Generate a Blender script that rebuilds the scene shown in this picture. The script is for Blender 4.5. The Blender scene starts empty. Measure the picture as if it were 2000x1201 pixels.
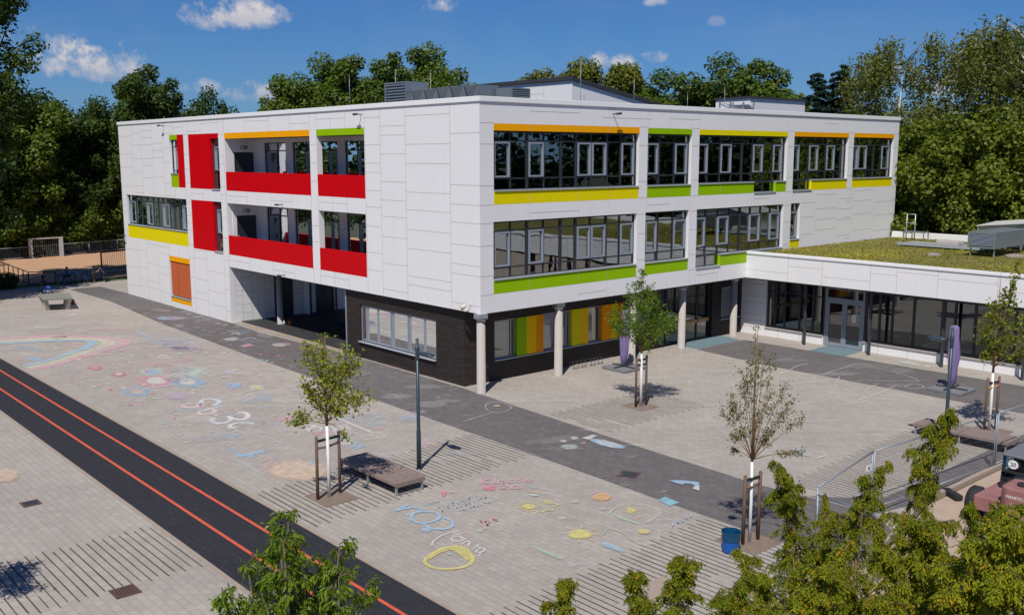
import bpy, math, random
import numpy as np
from mathutils import Vector, Matrix
R = math.radians
SC = bpy.context.scene
COL = SC.collection
random.seed(7)

# ------------------------------------------------------------------ camera, sky, sun, exposure
CAM = np.array([-24.7425, -29.9888, 9.6504]); YAW, PITCH, ROLL = 0.84822, -0.15503, -0.00109; FPX = 1896.7
_f = np.array([math.cos(YAW)*math.cos(PITCH), math.sin(YAW)*math.cos(PITCH), math.sin(PITCH)])
_r0 = np.cross(_f, [0, 0, 1]); _r0 /= np.linalg.norm(_r0); _u0 = np.cross(_r0, _f)
_r = math.cos(ROLL)*_r0 + math.sin(ROLL)*_u0; _u = -math.sin(ROLL)*_r0 + math.cos(ROLL)*_u0
cd = bpy.data.cameras.new('camera'); cam = bpy.data.objects.new('camera', cd); COL.objects.link(cam)
cam.matrix_world = Matrix(((_r[0], _u[0], -_f[0], CAM[0]), (_r[1], _u[1], -_f[1], CAM[1]), (_r[2], _u[2], -_f[2], CAM[2]), (0, 0, 0, 1)))
cd.sensor_width = 36; cd.lens = FPX/2000*36; cd.clip_end = 5000; cd.clip_start = .1
SC.camera = cam
SC.view_settings.view_transform = 'Standard'; SC.view_settings.look = 'None'
SC.view_settings.exposure = 0.0; SC.view_settings.gamma = 1.0
TO_SUN = Vector((-.60, -.42, 1.0)).normalized()
W = bpy.data.worlds.new('World'); SC.world = W; W.use_nodes = True
SUN = bpy.data.lights.new('sun', 'SUN'); SUN.energy = 4.5; SUN.angle = R(.53); SUN.color = (1, .945, .86)
so = bpy.data.objects.new('sun', SUN); COL.objects.link(so); so.location = (0, 0, 60)
so.rotation_euler = TO_SUN.to_track_quat('Z', 'Y').to_euler()

def ground_at(px, py, z=0.0):
    d = _f*FPX + _r*(px-1000) + _u*(600.5-py); t = (z-CAM[2])/d[2]
    return CAM + t*d

class NT:
    def __init__(s, tree): s.t = tree; s.n = tree.nodes; s.l = tree.links
    def new(s, typ, **kw):
        n = s.n.new(typ)
        for k, v in kw.items(): setattr(n, k, v)
        return n
    def put(s, sock, v):
        if hasattr(v, 'is_output') or isinstance(v, bpy.types.NodeSocket): s.l.new(v, sock)
        elif v is not None: sock.default_value = v
    def math(s, op, a, b=None, c=None, clamp=False):
        n = s.new('ShaderNodeMath', operation=op); n.use_clamp = clamp
        s.put(n.inputs[0], a); s.put(n.inputs[1], b)
        if c is not None: s.put(n.inputs[2], c)
        return n.outputs[0]
    def mix(s, f, a, b, typ='MIX'):
        n = s.new('ShaderNodeMix', data_type='RGBA', blend_type=typ)
        s.put(n.inputs[0], f); s.put(n.inputs[6], a if not isinstance(a, tuple) else c4(a)); s.put(n.inputs[7], b if not isinstance(b, tuple) else c4(b))
        return n.outputs[2]
    def ramp(s, f, stops):
        n = s.new('ShaderNodeValToRGB'); e = n.color_ramp.elements
        while len(e) < len(stops): e.new(.5)
        for i, (p, c) in enumerate(stops): e[i].position = p; e[i].color = c4(c) if isinstance(c, tuple) else (c, c, c, 1)
        s.put(n.inputs[0], f); return n.outputs[0]
    def noise(s, vec, scale, detail=3, rough=.55):
        n = s.new('ShaderNodeTexNoise'); s.put(n.inputs['Vector'], vec)
        n.inputs['Scale'].default_value = scale; n.inputs['Detail'].default_value = detail; n.inputs['Roughness'].default_value = rough
        return n.outputs[0]
def c4(c): return tuple(c) if len(c) == 4 else (c[0], c[1], c[2], 1)

def build_sky():
    k = NT(W.node_tree); k.n.clear()
    out = k.new('ShaderNodeOutputWorld'); bg = k.new('ShaderNodeBackground'); k.l.new(bg.outputs[0], out.inputs[0])
    sky = k.new('ShaderNodeTexSky', sky_type='NISHITA', sun_disc=False)
    sky.sun_elevation = math.asin(TO_SUN.z); sky.sun_rotation = math.atan2(TO_SUN.x, TO_SUN.y) % (2*math.pi)
    sky.altitude = 60; sky.air_density = 1.0; sky.dust_density = .35; sky.ozone_density = 3.0
    bg.inputs[1].default_value = .055
    tc = k.new('ShaderNodeTexCoord').outputs['Generated']
    sep = k.new('ShaderNodeSeparateXYZ'); k.l.new(tc, sep.inputs[0])
    az = k.math('ARCTAN2', sep.outputs[1], sep.outputs[0]); el = k.math('ARCSINE', sep.outputs[2])
    n1 = k.noise(tc, 34, 7, .6); n2 = k.noise(tc, 95, 5, .65); n3 = k.noise(tc, 9, 4, .55)
    wob = k.math('ADD', k.math('MULTIPLY', k.math('SUBTRACT', n1, .5), 4.2), k.math('MULTIPLY', k.math('SUBTRACT', n2, .5), 1.9))
    total, shade = None, None
    # azimuth, elevation, half width, half height above, half height below, density
    for (a, e, wa, hu, hd, den) in [(1.1205, .1285, .060, .026, .010, 1), (1.2505, .0800, .0580, .0290, .0150, 1), (1.1500, .0640, .026, .010, .007, .7),
                                    (1.0850, .0580, .060, .015, .010, .75), (.9165, .1450, .021, .013, .006, .95), (.7480, .0880, .034, .014, .010, .9),
                                    (.7080, .0955, .016, .009, .006, .95), (.7065, .1475, .018, .009, .004, .8), (.6465, .1275, .010, .006, .004, .35),
                                    (.4310, .0600, .050, .016, .010, .8), (1.36, .10, .07, .02, .01, .7), (.2, .16, .10, .03, .012, 1), (-.3, .3, .2, .06, .02, .9),
                                    (2.2, .25, .2, .06, .02, .9), (3.4, .3, .25, .08, .03, .9), (-1.9, .35, .25, .08, .03, .9), (4.2, .2, .2, .06, .02, .9)]:
        if a > math.pi: a -= 2*math.pi
        da = k.math('DIVIDE', k.math('SUBTRACT', az, a), wa)
        de = k.math('SUBTRACT', el, e)
        up = k.math('DIVIDE', k.math('MAXIMUM', de, 0), hu); dn = k.math('DIVIDE', k.math('MINIMUM', de, 0), hd)
        r2 = k.math('ADD', k.math('MULTIPLY', da, da), k.math('ADD', k.math('MULTIPLY', up, up), k.math('MULTIPLY', dn, dn)))
        v = k.math('ADD', k.math('SUBTRACT', .85, r2), wob)
        v = k.math('MULTIPLY', k.math('MULTIPLY', v, 1.0, clamp=True), den)
        gate = k.math('LESS_THAN', r2, 2.6); v = k.math('MULTIPLY', v, gate)
        g = k.math('MULTIPLY', v, k.math('ADD', k.math('MULTIPLY', de, 1/hu/1.2), .45, clamp=True))
        total = v if total is None else k.math('MAXIMUM', total, v)
        shade = g if shade is None else k.math('MAXIMUM', shade, g)
    wisps = k.math('MULTIPLY', k.math('SUBTRACT', n3, .52, clamp=True), .55)
    wn = k.new('ShaderNodeMapping'); wn.inputs['Scale'].default_value = (1, 1, 5); k.l.new(tc, wn.inputs[0])
    streak = k.math('MULTIPLY', k.math('SUBTRACT', k.noise(wn.outputs[0], 4, 4, .5), .5, clamp=True), .6)
    base = k.mix(1.0, sky.outputs[0], (.28, .70, 1.30), 'MULTIPLY')
    hz = k.math('MULTIPLY', k.math('POWER', 2.718, k.math('MULTIPLY', k.math('MAXIMUM', el, 0), -10.0)), .46)
    base = k.mix(hz, base, (4.6, 7.0, 10.5))
    base = k.mix(k.math('ADD', streak, wisps, clamp=True), base, (5.0, 6.4, 9.2))
    ccol = k.mix(shade, (6.2, 7.2, 9.6), (12.6, 11.9, 11.7))
    col = k.mix(total, base, ccol)
    k.l.new(col, bg.inputs[0])
build_sky()

# ------------------------------------------------------------------ mesh and object helpers
LOC = {}
def tag(o, label=None, cat=None, group=None, kind=None):
    if label: o['label'] = label
    if cat: o['category'] = cat
    if group: o['group'] = group
    if kind: o['kind'] = kind
    return o
def thing(name, loc, label, cat, group=None):
    o = bpy.data.objects.new(name, None); COL.objects.link(o); o.location = loc; o.empty_display_size = .2
    LOC[o.name] = np.array(loc, float)
    return tag(o, label, cat, group)
def link_mesh(name, me, mats, parent=None):
    o = bpy.data.objects.new(name, me); COL.objects.link(o)
    for m in (mats if isinstance(mats, (list, tuple)) else [mats]): me.materials.append(m)
    LOC[o.name] = LOC[parent.name] if parent else np.zeros(3)
    if parent: o.parent = parent
    return o
class MB:
    def __init__(s): s.v = []; s.f = []; s.m = []; s.sm = []; s.cur = 0; s.smooth = False
    def add(s, vs, fs):
        b = len(s.v); s.v += [tuple(map(float, v)) for v in vs]
        for f in fs: s.f.append([b+i for i in f]); s.m.append(s.cur); s.sm.append(s.smooth)
    def box(s, x0, y0, z0, x1, y1, z1):
        x0, x1 = min(x0, x1), max(x0, x1); y0, y1 = min(y0, y1), max(y0, y1); z0, z1 = min(z0, z1), max(z0, z1)
        s.add([(x0,y0,z0),(x1,y0,z0),(x1,y1,z0),(x0,y1,z0),(x0,y0,z1),(x1,y0,z1),(x1,y1,z1),(x0,y1,z1)],
              [(0,3,2,1),(4,5,6,7),(0,1,5,4),(1,2,6,5),(2,3,7,6),(3,0,4,7)]); return s
    def obox(s, c, ax, ay, az):
        c, ax, ay, az = [np.array(q, float) for q in (c, ax, ay, az)]
        vs = [c+i*ax+j*ay+k*az for k in (-1, 1) for i, j in ((-1,-1),(1,-1),(1,1),(-1,1))]
        s.add(vs, [(0,3,2,1),(4,5,6,7),(0,1,5,4),(1,2,6,5),(2,3,7,6),(3,0,4,7)]); return s
    def bar(s, p, q, w, h=None, up=(0,0,1)):
        p, q = np.array(p, float), np.array(q, float); d = q-p; L = np.linalg.norm(d); d = d/L
        up = np.array(up, float)
        if abs(d@up) > .95: up = np.array([1, 0, 0.])
        a = np.cross(d, up); a /= np.linalg.norm(a); b = np.cross(a, d)
        return s.obox((p+q)/2, d*L/2, a*w/2, b*(h or w)/2)
    def tube(s, pts, rad, n=8, cap=True):
        pts = [np.array(p, float) for p in pts]; rad = rad if isinstance(rad, (list, tuple, np.ndarray)) else [rad]*len(pts)
        d0 = pts[1]-pts[0]; ref = np.array([0, 0, 1.]) if abs(d0[2]) < .9*np.linalg.norm(d0) else np.array([1., 0, 0])
        vs, fs = [], []
        for i, p in enumerate(pts):
            d = pts[min(i+1, len(pts)-1)]-pts[max(i-1, 0)]; d /= (np.linalg.norm(d)+1e-9)
            a = np.cross(d, ref); a /= (np.linalg.norm(a)+1e-9); b = np.cross(d, a)
            for j in range(n):
                t = 2*math.pi*j/n; vs.append(p+rad[i]*(a*math.cos(t)+b*math.sin(t)))
        for i in range(len(pts)-1):
            for j in range(n): fs.append((i*n+j, i*n+(j+1) % n, (i+1)*n+(j+1) % n, (i+1)*n+j))
        sm = s.smooth; s.smooth = True; s.add(vs, fs); s.smooth = False
        if cap:
            b = len(s.v)-len(vs)
            for ring in ([b+j for j in range(n)][::-1], [b+(len(pts)-1)*n+j for j in range(n)]): s.f.append(ring); s.m.append(s.cur); s.sm.append(False)
        s.smooth = sm; return s
    def lathe(s, c, prof, n=20):
        c = np.array(c, float); vs = []; fs = []
        for r, z in prof:
            for j in range(n): t = 2*math.pi*j/n; vs.append(c+np.array([r*math.cos(t), r*math.sin(t), z]))
        for i in range(len(prof)-1):
            for j in range(n): fs.append((i*n+j, i*n+(j+1) % n, (i+1)*n+(j+1) % n, (i+1)*n+j))
        sm = s.smooth; s.smooth = True; s.add(vs, fs); s.smooth = sm; return s
    def prism(s, poly, z0, z1):
        n = len(poly); vs = [(x, y, z0) for x, y in poly]+[(x, y, z1) for x, y in poly]
        s.add(vs, [tuple(range(n))[::-1], tuple(range(n, 2*n))]+[(i, (i+1) % n, n+(i+1) % n, n+i) for i in range(n)]); return s
    def flat(s, poly, z): s.add([(x, y, z) for x, y in poly], [tuple(range(len(poly)))]); return s
    def build(s, name, mats, parent=None, bevel=0):
        me = bpy.data.meshes.new(name); off = LOC[parent.name] if parent else np.zeros(3)
        me.from_pydata((np.array(s.v)-off).tolist(), [], s.f); me.polygons.foreach_set('material_index', s.m); me.polygons.foreach_set('use_smooth', s.sm)
        me.update(); o = link_mesh(name, me, mats, parent)
        if bevel: b = o.modifiers.new('bevel', 'BEVEL'); b.width = bevel; b.segments = 2; b.limit_method = 'ANGLE'
        return o
def np_mesh(name, V, parent, mats, tint=None, mat_idx=None, smooth=False):
    """V: (faces, k, 3) separate polygons of k corners"""
    nf, kk, _ = V.shape; off = LOC[parent.name] if parent else np.zeros(3)
    me = bpy.data.meshes.new(name); me.vertices.add(nf*kk); me.vertices.foreach_set('co', (V-off).reshape(-1).astype(np.float32))
    me.loops.add(nf*kk); me.loops.foreach_set('vertex_index', np.arange(nf*kk, dtype=np.int32))
    me.polygons.add(nf); me.polygons.foreach_set('loop_start', np.arange(0, nf*kk, kk, dtype=np.int32)); me.polygons.foreach_set('loop_total', np.full(nf, kk, dtype=np.int32))
    if mat_idx is not None: me.polygons.foreach_set('material_index', mat_idx.astype(np.int32))
    if tint is not None: a = me.attributes.new('tint', 'FLOAT', 'FACE'); a.data.foreach_set('value', tint.astype(np.float32))
    me.update(calc_edges=True); me.validate(); return link_mesh(name, me, mats, parent)
def copy_thing(o, loc, rz, scale, label):
    def cp(src, par):
        c = src.copy(); COL.objects.link(c); c.parent = par
        for ch in src.children: cp(ch, c)
        return c
    c = cp(o, None); c.location = loc; c.rotation_euler = (0, 0, rz); c.scale = scale; c['label'] = label; return c

# ------------------------------------------------------------------ materials
def M(name, col, rough=.6, metal=0.0, spec=.5, var=0.0, vscale=2.0, bump=0.0, bscale=40.0, streak=0.0):
    m = bpy.data.materials.new(name); m.use_nodes = True; k = NT(m.node_tree); b = k.n['Principled BSDF']
    b.inputs['Base Color'].default_value = c4(col); b.inputs['Roughness'].default_value = rough
    b.inputs['Metallic'].default_value = metal; b.inputs['Specular IOR Level'].default_value = spec
    tc = k.new('ShaderNodeTexCoord').outputs['Object']
    if var:
        n = k.noise(tc, vscale, 5, .6); f = k.math('ADD', k.math('MULTIPLY', k.math('SUBTRACT', n, .5), 2*var), 1.0)
        if streak:
            mp = k.new('ShaderNodeMapping'); mp.inputs['Scale'].default_value = (3.2, 3.2, .22); k.l.new(tc, mp.inputs[0])
            f = k.math('SUBTRACT', f, k.math('MULTIPLY', k.math('SUBTRACT', k.noise(mp.outputs[0], 1.0, 6, .7), .48, clamp=True), streak*5))
        v = k.new('ShaderNodeVectorMath', operation='SCALE'); v.inputs[0].default_value = col[:3]; k.l.new(f, v.inputs[3]); k.l.new(v.outputs[0], b.inputs['Base Color'])
    if bump:
        bp = k.new('ShaderNodeBump'); bp.inputs['Strength'].default_value = bump; bp.inputs['Distance'].default_value = .01
        k.l.new(k.noise(tc, bscale, 4, .6), bp.inputs['Height']); k.l.new(bp.outputs[0], b.inputs['Normal'])
    return m
def brick_mat(name, c1, c2, mortar, w, h, ms, rot, rough=.85, stain=.25, bump=.3, stain_scale=.25, vertical=None, fleck=0.0):
    m = bpy.data.materials.new(name); m.use_nodes = True; k = NT(m.node_tree); b = k.n['Principled BSDF']
    tc = k.new('ShaderNodeTexCoord').outputs['Object']
    if vertical:
        s = k.new('ShaderNodeSeparateXYZ'); k.l.new(tc, s.inputs[0]); c = k.new('ShaderNodeCombineXYZ')
        k.l.new(k.math('ADD', s.outputs[0], s.outputs[1]), c.inputs[0]); k.l.new(s.outputs[2], c.inputs[1]); vec = c.outputs[0]
    else:
        mp = k.new('ShaderNodeMapping'); mp.inputs['Rotation'].default_value = (0, 0, rot); k.l.new(tc, mp.inputs[0]); vec = mp.outputs[0]
    br = k.new('ShaderNodeTexBrick'); k.l.new(vec, br.inputs['Vector']); br.offset = .5; br.squash = 1
    br.inputs['Color1'].default_value = c4(c1); br.inputs['Color2'].default_value = c4(c2); br.inputs['Mortar'].default_value = c4(mortar)
    br.inputs['Scale'].default_value = 1; br.inputs['Brick Width'].default_value = w; br.inputs['Row Height'].default_value = h
    br.inputs['Mortar Size'].default_value = ms; br.inputs['Mortar Smooth'].default_value = .1; br.inputs['Bias'].default_value = 0
    n = k.noise(tc, stain_scale, 6, .62); n2 = k.noise(tc, 2.2, 5, .7); n3 = k.noise(tc, 38, 2, .7)
    f = k.math('ADD', k.math('MULTIPLY', k.math('SUBTRACT', n, .5), stain*2), k.math('ADD', k.math('MULTIPLY', k.math('SUBTRACT', n2, .5), stain*1.3), 1.0))
    f = k.math('ADD', f, k.math('MULTIPLY', k.math('SUBTRACT', n3, .5), .22))
    v = k.new('ShaderNodeVectorMath', operation='SCALE'); k.l.new(br.outputs[0], v.inputs[0]); k.l.new(f, v.inputs[3])
    colr = v.outputs[0]
    if fleck:
        g = k.math('GREATER_THAN', k.noise(tc, 5.5, 6, .8), .69); colr = k.mix(k.math('MULTIPLY', g, fleck), colr, (.62, .60, .57))
    k.l.new(colr, b.inputs['Base Color']); b.inputs['Roughness'].default_value = rough; b.inputs['Specular IOR Level'].default_value = .3
    if bump:
        bp = k.new('ShaderNodeBump'); bp.inputs['Strength'].default_value = bump; bp.inputs['Distance'].default_value = .006
        k.l.new(k.math('SUBTRACT', 1.0, br.outputs[1]), bp.inputs['Height']); k.l.new(bp.outputs[0], b.inputs['Normal'])
    return m
def glass_mat(name, tint, refl, wave=.25, rough=.0):
    m = bpy.data.materials.new(name); m.use_nodes = True; k = NT(m.node_tree); k.n.remove(k.n['Principled BSDF'])
    out = k.n['Material Output']; t = k.new('ShaderNodeBsdfTransparent'); t.inputs[0].default_value = c4(tint)
    g = k.new('ShaderNodeBsdfGlossy'); g.inputs['Roughness'].default_value = rough; g.inputs[0].default_value = (.9, .95, .97, 1)
    tc = k.new('ShaderNodeTexCoord').outputs['Object']
    bp = k.new('ShaderNodeBump'); bp.inputs['Strength'].default_value = wave; bp.inputs['Distance'].default_value = .02
    k.l.new(k.noise(tc, .9, 1.5, .4), bp.inputs['Height']); k.l.new(bp.outputs[0], g.inputs['Normal'])
    fr = k.new('ShaderNodeFresnel'); fr.inputs[0].default_value = 1.5
    f = k.math('ADD', k.math('MULTIPLY', fr.outputs[0], 1.0), refl, clamp=True)
    mx = k.new('ShaderNodeMixShader'); k.l.new(f, mx.inputs[0]); k.l.new(t.outputs[0], mx.inputs[1]); k.l.new(g.outputs[0], mx.inputs[2]); k.l.new(mx.outputs[0], out.inputs[0])
    return m
def leaf_mat(name, dark, light, accent=None, acc_amt=0.0, trans=.35, rough=.5, objvar=.12, gloss=.25):
    m = bpy.data.materials.new(name); m.use_nodes = True; k = NT(m.node_tree); b = k.n['Principled BSDF']; out = k.n['Material Output']
    at = k.new('ShaderNodeAttribute'); at.attribute_name = 'tint'
    oi = k.new('ShaderNodeObjectInfo'); tc = k.new('ShaderNodeTexCoord').outputs['Object']
    n = k.noise(tc, .8, 3, .6)
    f = k.math('ADD', k.math('MULTIPLY', at.outputs['Fac'], .62), k.math('MULTIPLY', n, .45))
    f = k.math('ADD', f, k.math('MULTIPLY', k.math('SUBTRACT', oi.outputs['Random'], .5), objvar*2), clamp=True)
    col = k.ramp(f, [(.12, dark), (.85, light)])
    if accent: col = k.mix(k.math('MULTIPLY', k.math('GREATER_THAN', at.outputs['Fac'], 1-acc_amt), .9), col, accent)
    k.l.new(col, b.inputs['Base Color']); b.inputs['Roughness'].default_value = rough; b.inputs['Specular IOR Level'].default_value = gloss
    tr = k.new('ShaderNodeBsdfTranslucent'); k.l.new(k.mix(1.0, col, (1.25, 1.35, .55), 'MULTIPLY'), tr.inputs[0])
    mx = k.new('ShaderNodeMixShader'); mx.inputs[0].default_value = trans; k.l.new(b.outputs[0], mx.inputs[1]); k.l.new(tr.outputs[0], mx.inputs[2]); k.l.new(mx.outputs[0], out.inputs[0])
    return m
def chalk_mat():
    m = bpy.data.materials.new('chalk'); m.use_nodes = True; k = NT(m.node_tree); b = k.n['Principled BSDF']; out = k.n['Material Output']
    a = k.new('ShaderNodeAttribute'); a.attribute_name = 'chalk'; tc = k.new('ShaderNodeTexCoord').outputs['Object']
    k.l.new(a.outputs['Color'], b.inputs['Base Color']); b.inputs['Roughness'].default_value = .95; b.inputs['Specular IOR Level'].default_value = .1
    n = k.math('ADD', k.math('MULTIPLY', k.noise(tc, 22, 5, .75), .6), k.math('MULTIPLY', k.noise(tc, 4, 3, .6), .4))
    n = k.math('ADD', k.math('MULTIPLY', n, .7), k.math('MULTIPLY', k.noise(tc, 75, 3, .7), .3)); f = k.math('MULTIPLY', k.math('SUBTRACT', n, .30), 3.7, clamp=True); f = k.math('MULTIPLY', k.math('MULTIPLY', f, a.outputs['Alpha']), .93)
    tr = k.new('ShaderNodeBsdfTransparent'); mx = k.new('ShaderNodeMixShader'); k.l.new(f, mx.inputs[0]); k.l.new(tr.outputs[0], mx.inputs[1]); k.l.new(b.outputs[0], mx.inputs[2]); k.l.new(mx.outputs[0], out.inputs[0])
    return m
white = M('white_cladding', (.78, .775, .785), .45, var=.03, vscale=.6, streak=.028)
capmat = M('white_coping', (.82, .82, .83), .35)
jointm = M('grey_joint_strip', (.36, .33, .31), .8)  # even grey of the strips laid along the panel joints
red = M('red_panel', (.56, .001, .006), .5, spec=.12, var=.04); yellow = M('yellow_panel', (.74, .63, .001), .5, spec=.12, var=.03); green = M('green_panel', (.27, .47, .001), .5, spec=.12, var=.03)
amber = M('amber_panel', (.86, .37, .002), .5, spec=.12, var=.03); orange = M('orange_panel', (.88, .30, .002), .5, spec=.1); gold = M('golden_panel', (.90, .52, .002), .5, spec=.1); blind = M('orange_blind', (.50, .105, .028), .7, var=.05)
darkfr = M('anthracite_frame', (.028, .032, .040), .4); lightfr = M('aluminium_frame', (.27, .31, .37), .35, .15); sillm = M('aluminium_sill', (.42, .46, .50), .35, .2)
glass = glass_mat('window_glass', (.46, .54, .52), .24); glass_lo = glass_mat('shopfront_glass', (.25, .30, .30), .13, .12)
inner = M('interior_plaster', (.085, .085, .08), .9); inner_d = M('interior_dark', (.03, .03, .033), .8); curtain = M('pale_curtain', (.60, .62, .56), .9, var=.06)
brick = brick_mat('black_brick', (.012, .009, .009), (.030, .022, .021), (.050, .040, .036), .25, .083, .012, 0, .6, .2, .5, .6, vertical=True)
concrete = M('pale_concrete', (.40, .365, .34), .8, var=.08, vscale=3, bump=.15); steel = M('galvanised_steel', (.42, .45, .47), .45, .6, var=.12, vscale=5)
steel_d = M('dark_steel', (.05, .058, .066), .5, .2); lampm = M('blue_grey_lamp_paint', (.030, .052, .070), .38)
roofm = M('dark_roof_felt', (.035, .037, .045), .8); zinc = M('zinc_sheet', (.30, .34, .37), .4, .55, var=.15, vscale=1.5)
wood = M('weathered_timber', (.23, .175, .155), .8, var=.3, vscale=7, bump=.4); stakewood = M('stake_timber', (.16, .105, .075), .85, var=.35, vscale=9, bump=.4)
oak = M('oak_handrail', (.50, .27, .10), .55, var=.15, vscale=8); bark = M('grey_bark', (.14, .115, .09), .9, var=.3, vscale=12); bark_y = M('young_bark', (.22, .14, .075), .85, var=.3, vscale=14)
limewash = M('limewash', (.74, .74, .72), .9, var=.08, vscale=12); birchbark = M('birch_bark', (.50, .48, .44), .9, var=.4, vscale=4)
purple = M('purple_cover', (.19, .145, .32), .8, var=.10, vscale=5, bump=.5, bscale=7); rubber = M('black_rubber', (.018, .018, .02), .8); slab = M('grey_slab', (.17, .18, .195), .85, var=.12, vscale=4)
binblue = M('blue_plastic', (.004, .085, .36), .38); bagblue = M('teal_bin_bag', (.003, .055, .13), .3, bump=.6, bscale=14)
rust = M('rusty_iron', (.10, .055, .045), .75, var=.3, vscale=14); soilm = M('sandy_soil', (.40, .305, .235), .95, var=.28, vscale=1.2, bump=.6, bscale=6); pitm = M('tree_pit_soil', (.21, .155, .12), .95, var=.4, vscale=4, bump=.7, bscale=12)
sandm = M('orange_sand', (.47, .28, .165), .95, var=.10, vscale=.5); grassm = M('rough_grass', (.055, .085, .022), .95, var=.4, vscale=1.0); earth = M('forest_floor', (.05, .055, .028), .95, var=.4, vscale=.5)
matm = M('blue_grey_mat', (.13, .20, .23), .95, var=.12, vscale=6); kerbm = M('kerb_concrete', (.33, .27, .22), .9, var=.15, vscale=3); jointg = M('mossy_joint', (.075, .066, .048), .95, var=.5, vscale=4)
paint = M('orange_line_paint', (.66, .115, .055), .7, var=.14, vscale=7)
pav = brick_mat('beige_pavers', (.378, .342, .306), (.336, .303, .273), (.280, .250, .222), .334, .2, .010, R(90), .9, .23, .15, stain_scale=.30, fleck=.09)
pav_d = brick_mat('anthracite_pavers', (.152, .138, .138), (.122, .112, .113), (.090, .083, .084), .334, .2, .009, R(90), .88, .14, .2, fleck=.16)
chalkm = chalk_mat()
def track_mat():
    m = M('black_rubber_track', (.022, .023, .033), .8); k = NT(m.node_tree); b = k.n['Principled BSDF']; tc = k.new('ShaderNodeTexCoord').outputs['Object']
    mp = k.new('ShaderNodeMapping'); mp.inputs['Rotation'].default_value = (0, 0, .9); mp.inputs['Scale'].default_value = (9, 1.2, 1); k.l.new(tc, mp.inputs[0])
    n = k.noise(mp.outputs[0], 1.6, 5, .75); n2 = k.noise(tc, .5, 4, .6); n3 = k.noise(tc, 28, 3, .7)
    col = k.mix(k.math('MULTIPLY', k.math('SUBTRACT', n, .53, clamp=True), 1.3, clamp=True), (.0115, .0115, .0175), (.15, .15, .165))
    col = k.mix(k.math('MULTIPLY', k.math('SUBTRACT', n2, .5, clamp=True), .35), col, (.06, .057, .058))
    col = k.mix(k.math('MULTIPLY', k.math('SUBTRACT', n3, .48, clamp=True), 1.6), col, (.10, .10, .115)); k.l.new(col, b.inputs['Base Color']); return m
trackm = track_mat()
k_ = NT(paint.node_tree); b_ = k_.n['Principled BSDF']; t_ = k_.new('ShaderNodeTexCoord').outputs['Object']
k_.l.new(k_.mix(k_.math('MULTIPLY', k_.math('SUBTRACT', k_.noise(t_, 14, 5, .75), .52, clamp=True), 3.0, clamp=True), (.62, .105, .05), (.10, .03, .025)), b_.inputs['Base Color'])
def sedum_mat():
    m = M('sedum', (.1, .1, .03), .95); k = NT(m.node_tree); b = k.n['Principled BSDF']; tc = k.new('ShaderNodeTexCoord').outputs['Object']
    n = k.noise(tc, .55, 6, .7); n2 = k.noise(tc, 5, 5, .75)
    col = k.ramp(k.math('ADD', k.math('MULTIPLY', n, .6), k.math('MULTIPLY', n2, .4)), [(.3, (.27, .16, .08)), (.42, (.22, .17, .045)), (.52, (.13, .14, .02)), (.62, (.32, .27, .03)), (.72, (.14, .14, .03))])
    k.l.new(col, b.inputs['Base Color']); bp = k.new('ShaderNodeBump'); bp.inputs['Strength'].default_value = 1; bp.inputs['Distance'].default_value = .08; k.l.new(n2, bp.inputs['Height']); k.l.new(bp.outputs[0], b.inputs['Normal']); return m
sedum = sedum_mat()

# ------------------------------------------------------------------ setting: ground sheets
def struct(name, mb, m): return tag(mb.build(name, m), kind='structure')
struct('ground', MB().flat([(-900, -900), (1500, -900), (1500, 1500), (-900, 1500)], -.03), earth)
struct('paving', MB().flat([(-60, -18.95), (-3.3, -18.95), (1.1, -18.0), (60, -18.4), (60, 20), (33.7, 20), (33.7, 46.2), (-4.2, 47.5), (-60, 40)], 0), pav)
dp = [(-4.25, -18.9), (-4.15, -12.9), (-3.95, -6.4), (-3.62, 12.6), (-3.15, 25.6), (-2.3, 36), (-2.4, 44.5), (-.2, 44.5), (-.02, 39.3), (-.02, 22.9), (-.25, 19.2), (.15, 9.6), (.05, 1.5), (-.05, 0), (-.25, -2.2), (-.74, -9.2), (-.95, -14), (-.6, -17.5), (-1.6, -18.75)]
struct('dark_paving_strip', MB().flat(dp, .004), pav_d)
struct('dark_paving_yard', MB().flat([(13.3, -20), (17.95, -20), (17.95, -4.2), (17.9, -.2), (13.95, -.2), (13.4, -5)], .004), pav_d)
struct('dark_paving_corner', MB().flat([(-.55, -17.6), (1.0, -17.95), (40, -18.3), (40, -17.3), (.6, -17.1), (-.7, -15.6)], .004), pav_d)
struct('running_track', MB().flat([(-15.68, -40), (-12.84, -40), (-12.75, -.6), (-12.89, 20.9), (-13.2, 45), (-15.5, 40), (-15.49, 10.4)], .004), trackm)
for x in (-13.64, -14.6):
    struct('track_line', MB().flat([(x-.045, -40), (x+.045, -40), (x+.075, 14), (x+.10, 38), (x, 38), (x-.02, 14)], .009), paint)
struct('track_edging', MB().prism([(-12.83, -40), (-12.73, -40), (-12.63, -.6), (-12.78, 20.9), (-13.05, 43), (-13.15, 43), (-12.88, 20.9), (-12.74, -.6)], -.02, .012), kerbm)
struct('track_edging', MB().prism([(-15.80, -40), (-15.69, -40), (-15.50, 10.4), (-15.52, 38), (-15.62, 38), (-15.61, 10.4)], -.02, .012), kerbm)
struct('yard_kerb', MB().prism([(-3.35, -19.12), (1.15, -18.16), (60, -18.58), (60, -18.44), (1.1, -18.02), (-3.3, -18.98)], -.05, .13), kerbm)
struct('yard_kerb', MB().prism([(-60, -19.1), (-3.36, -19.12), (-3.36, -18.97), (-60, -18.96)], -.05, .03), kerbm)
struct('soil', MB().flat([(-60, -60), (60, -60), (60, -18.62), (1.2, -18.2), (-3.4, -19.14), (-60, -19.12)], -.012), soilm)
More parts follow.
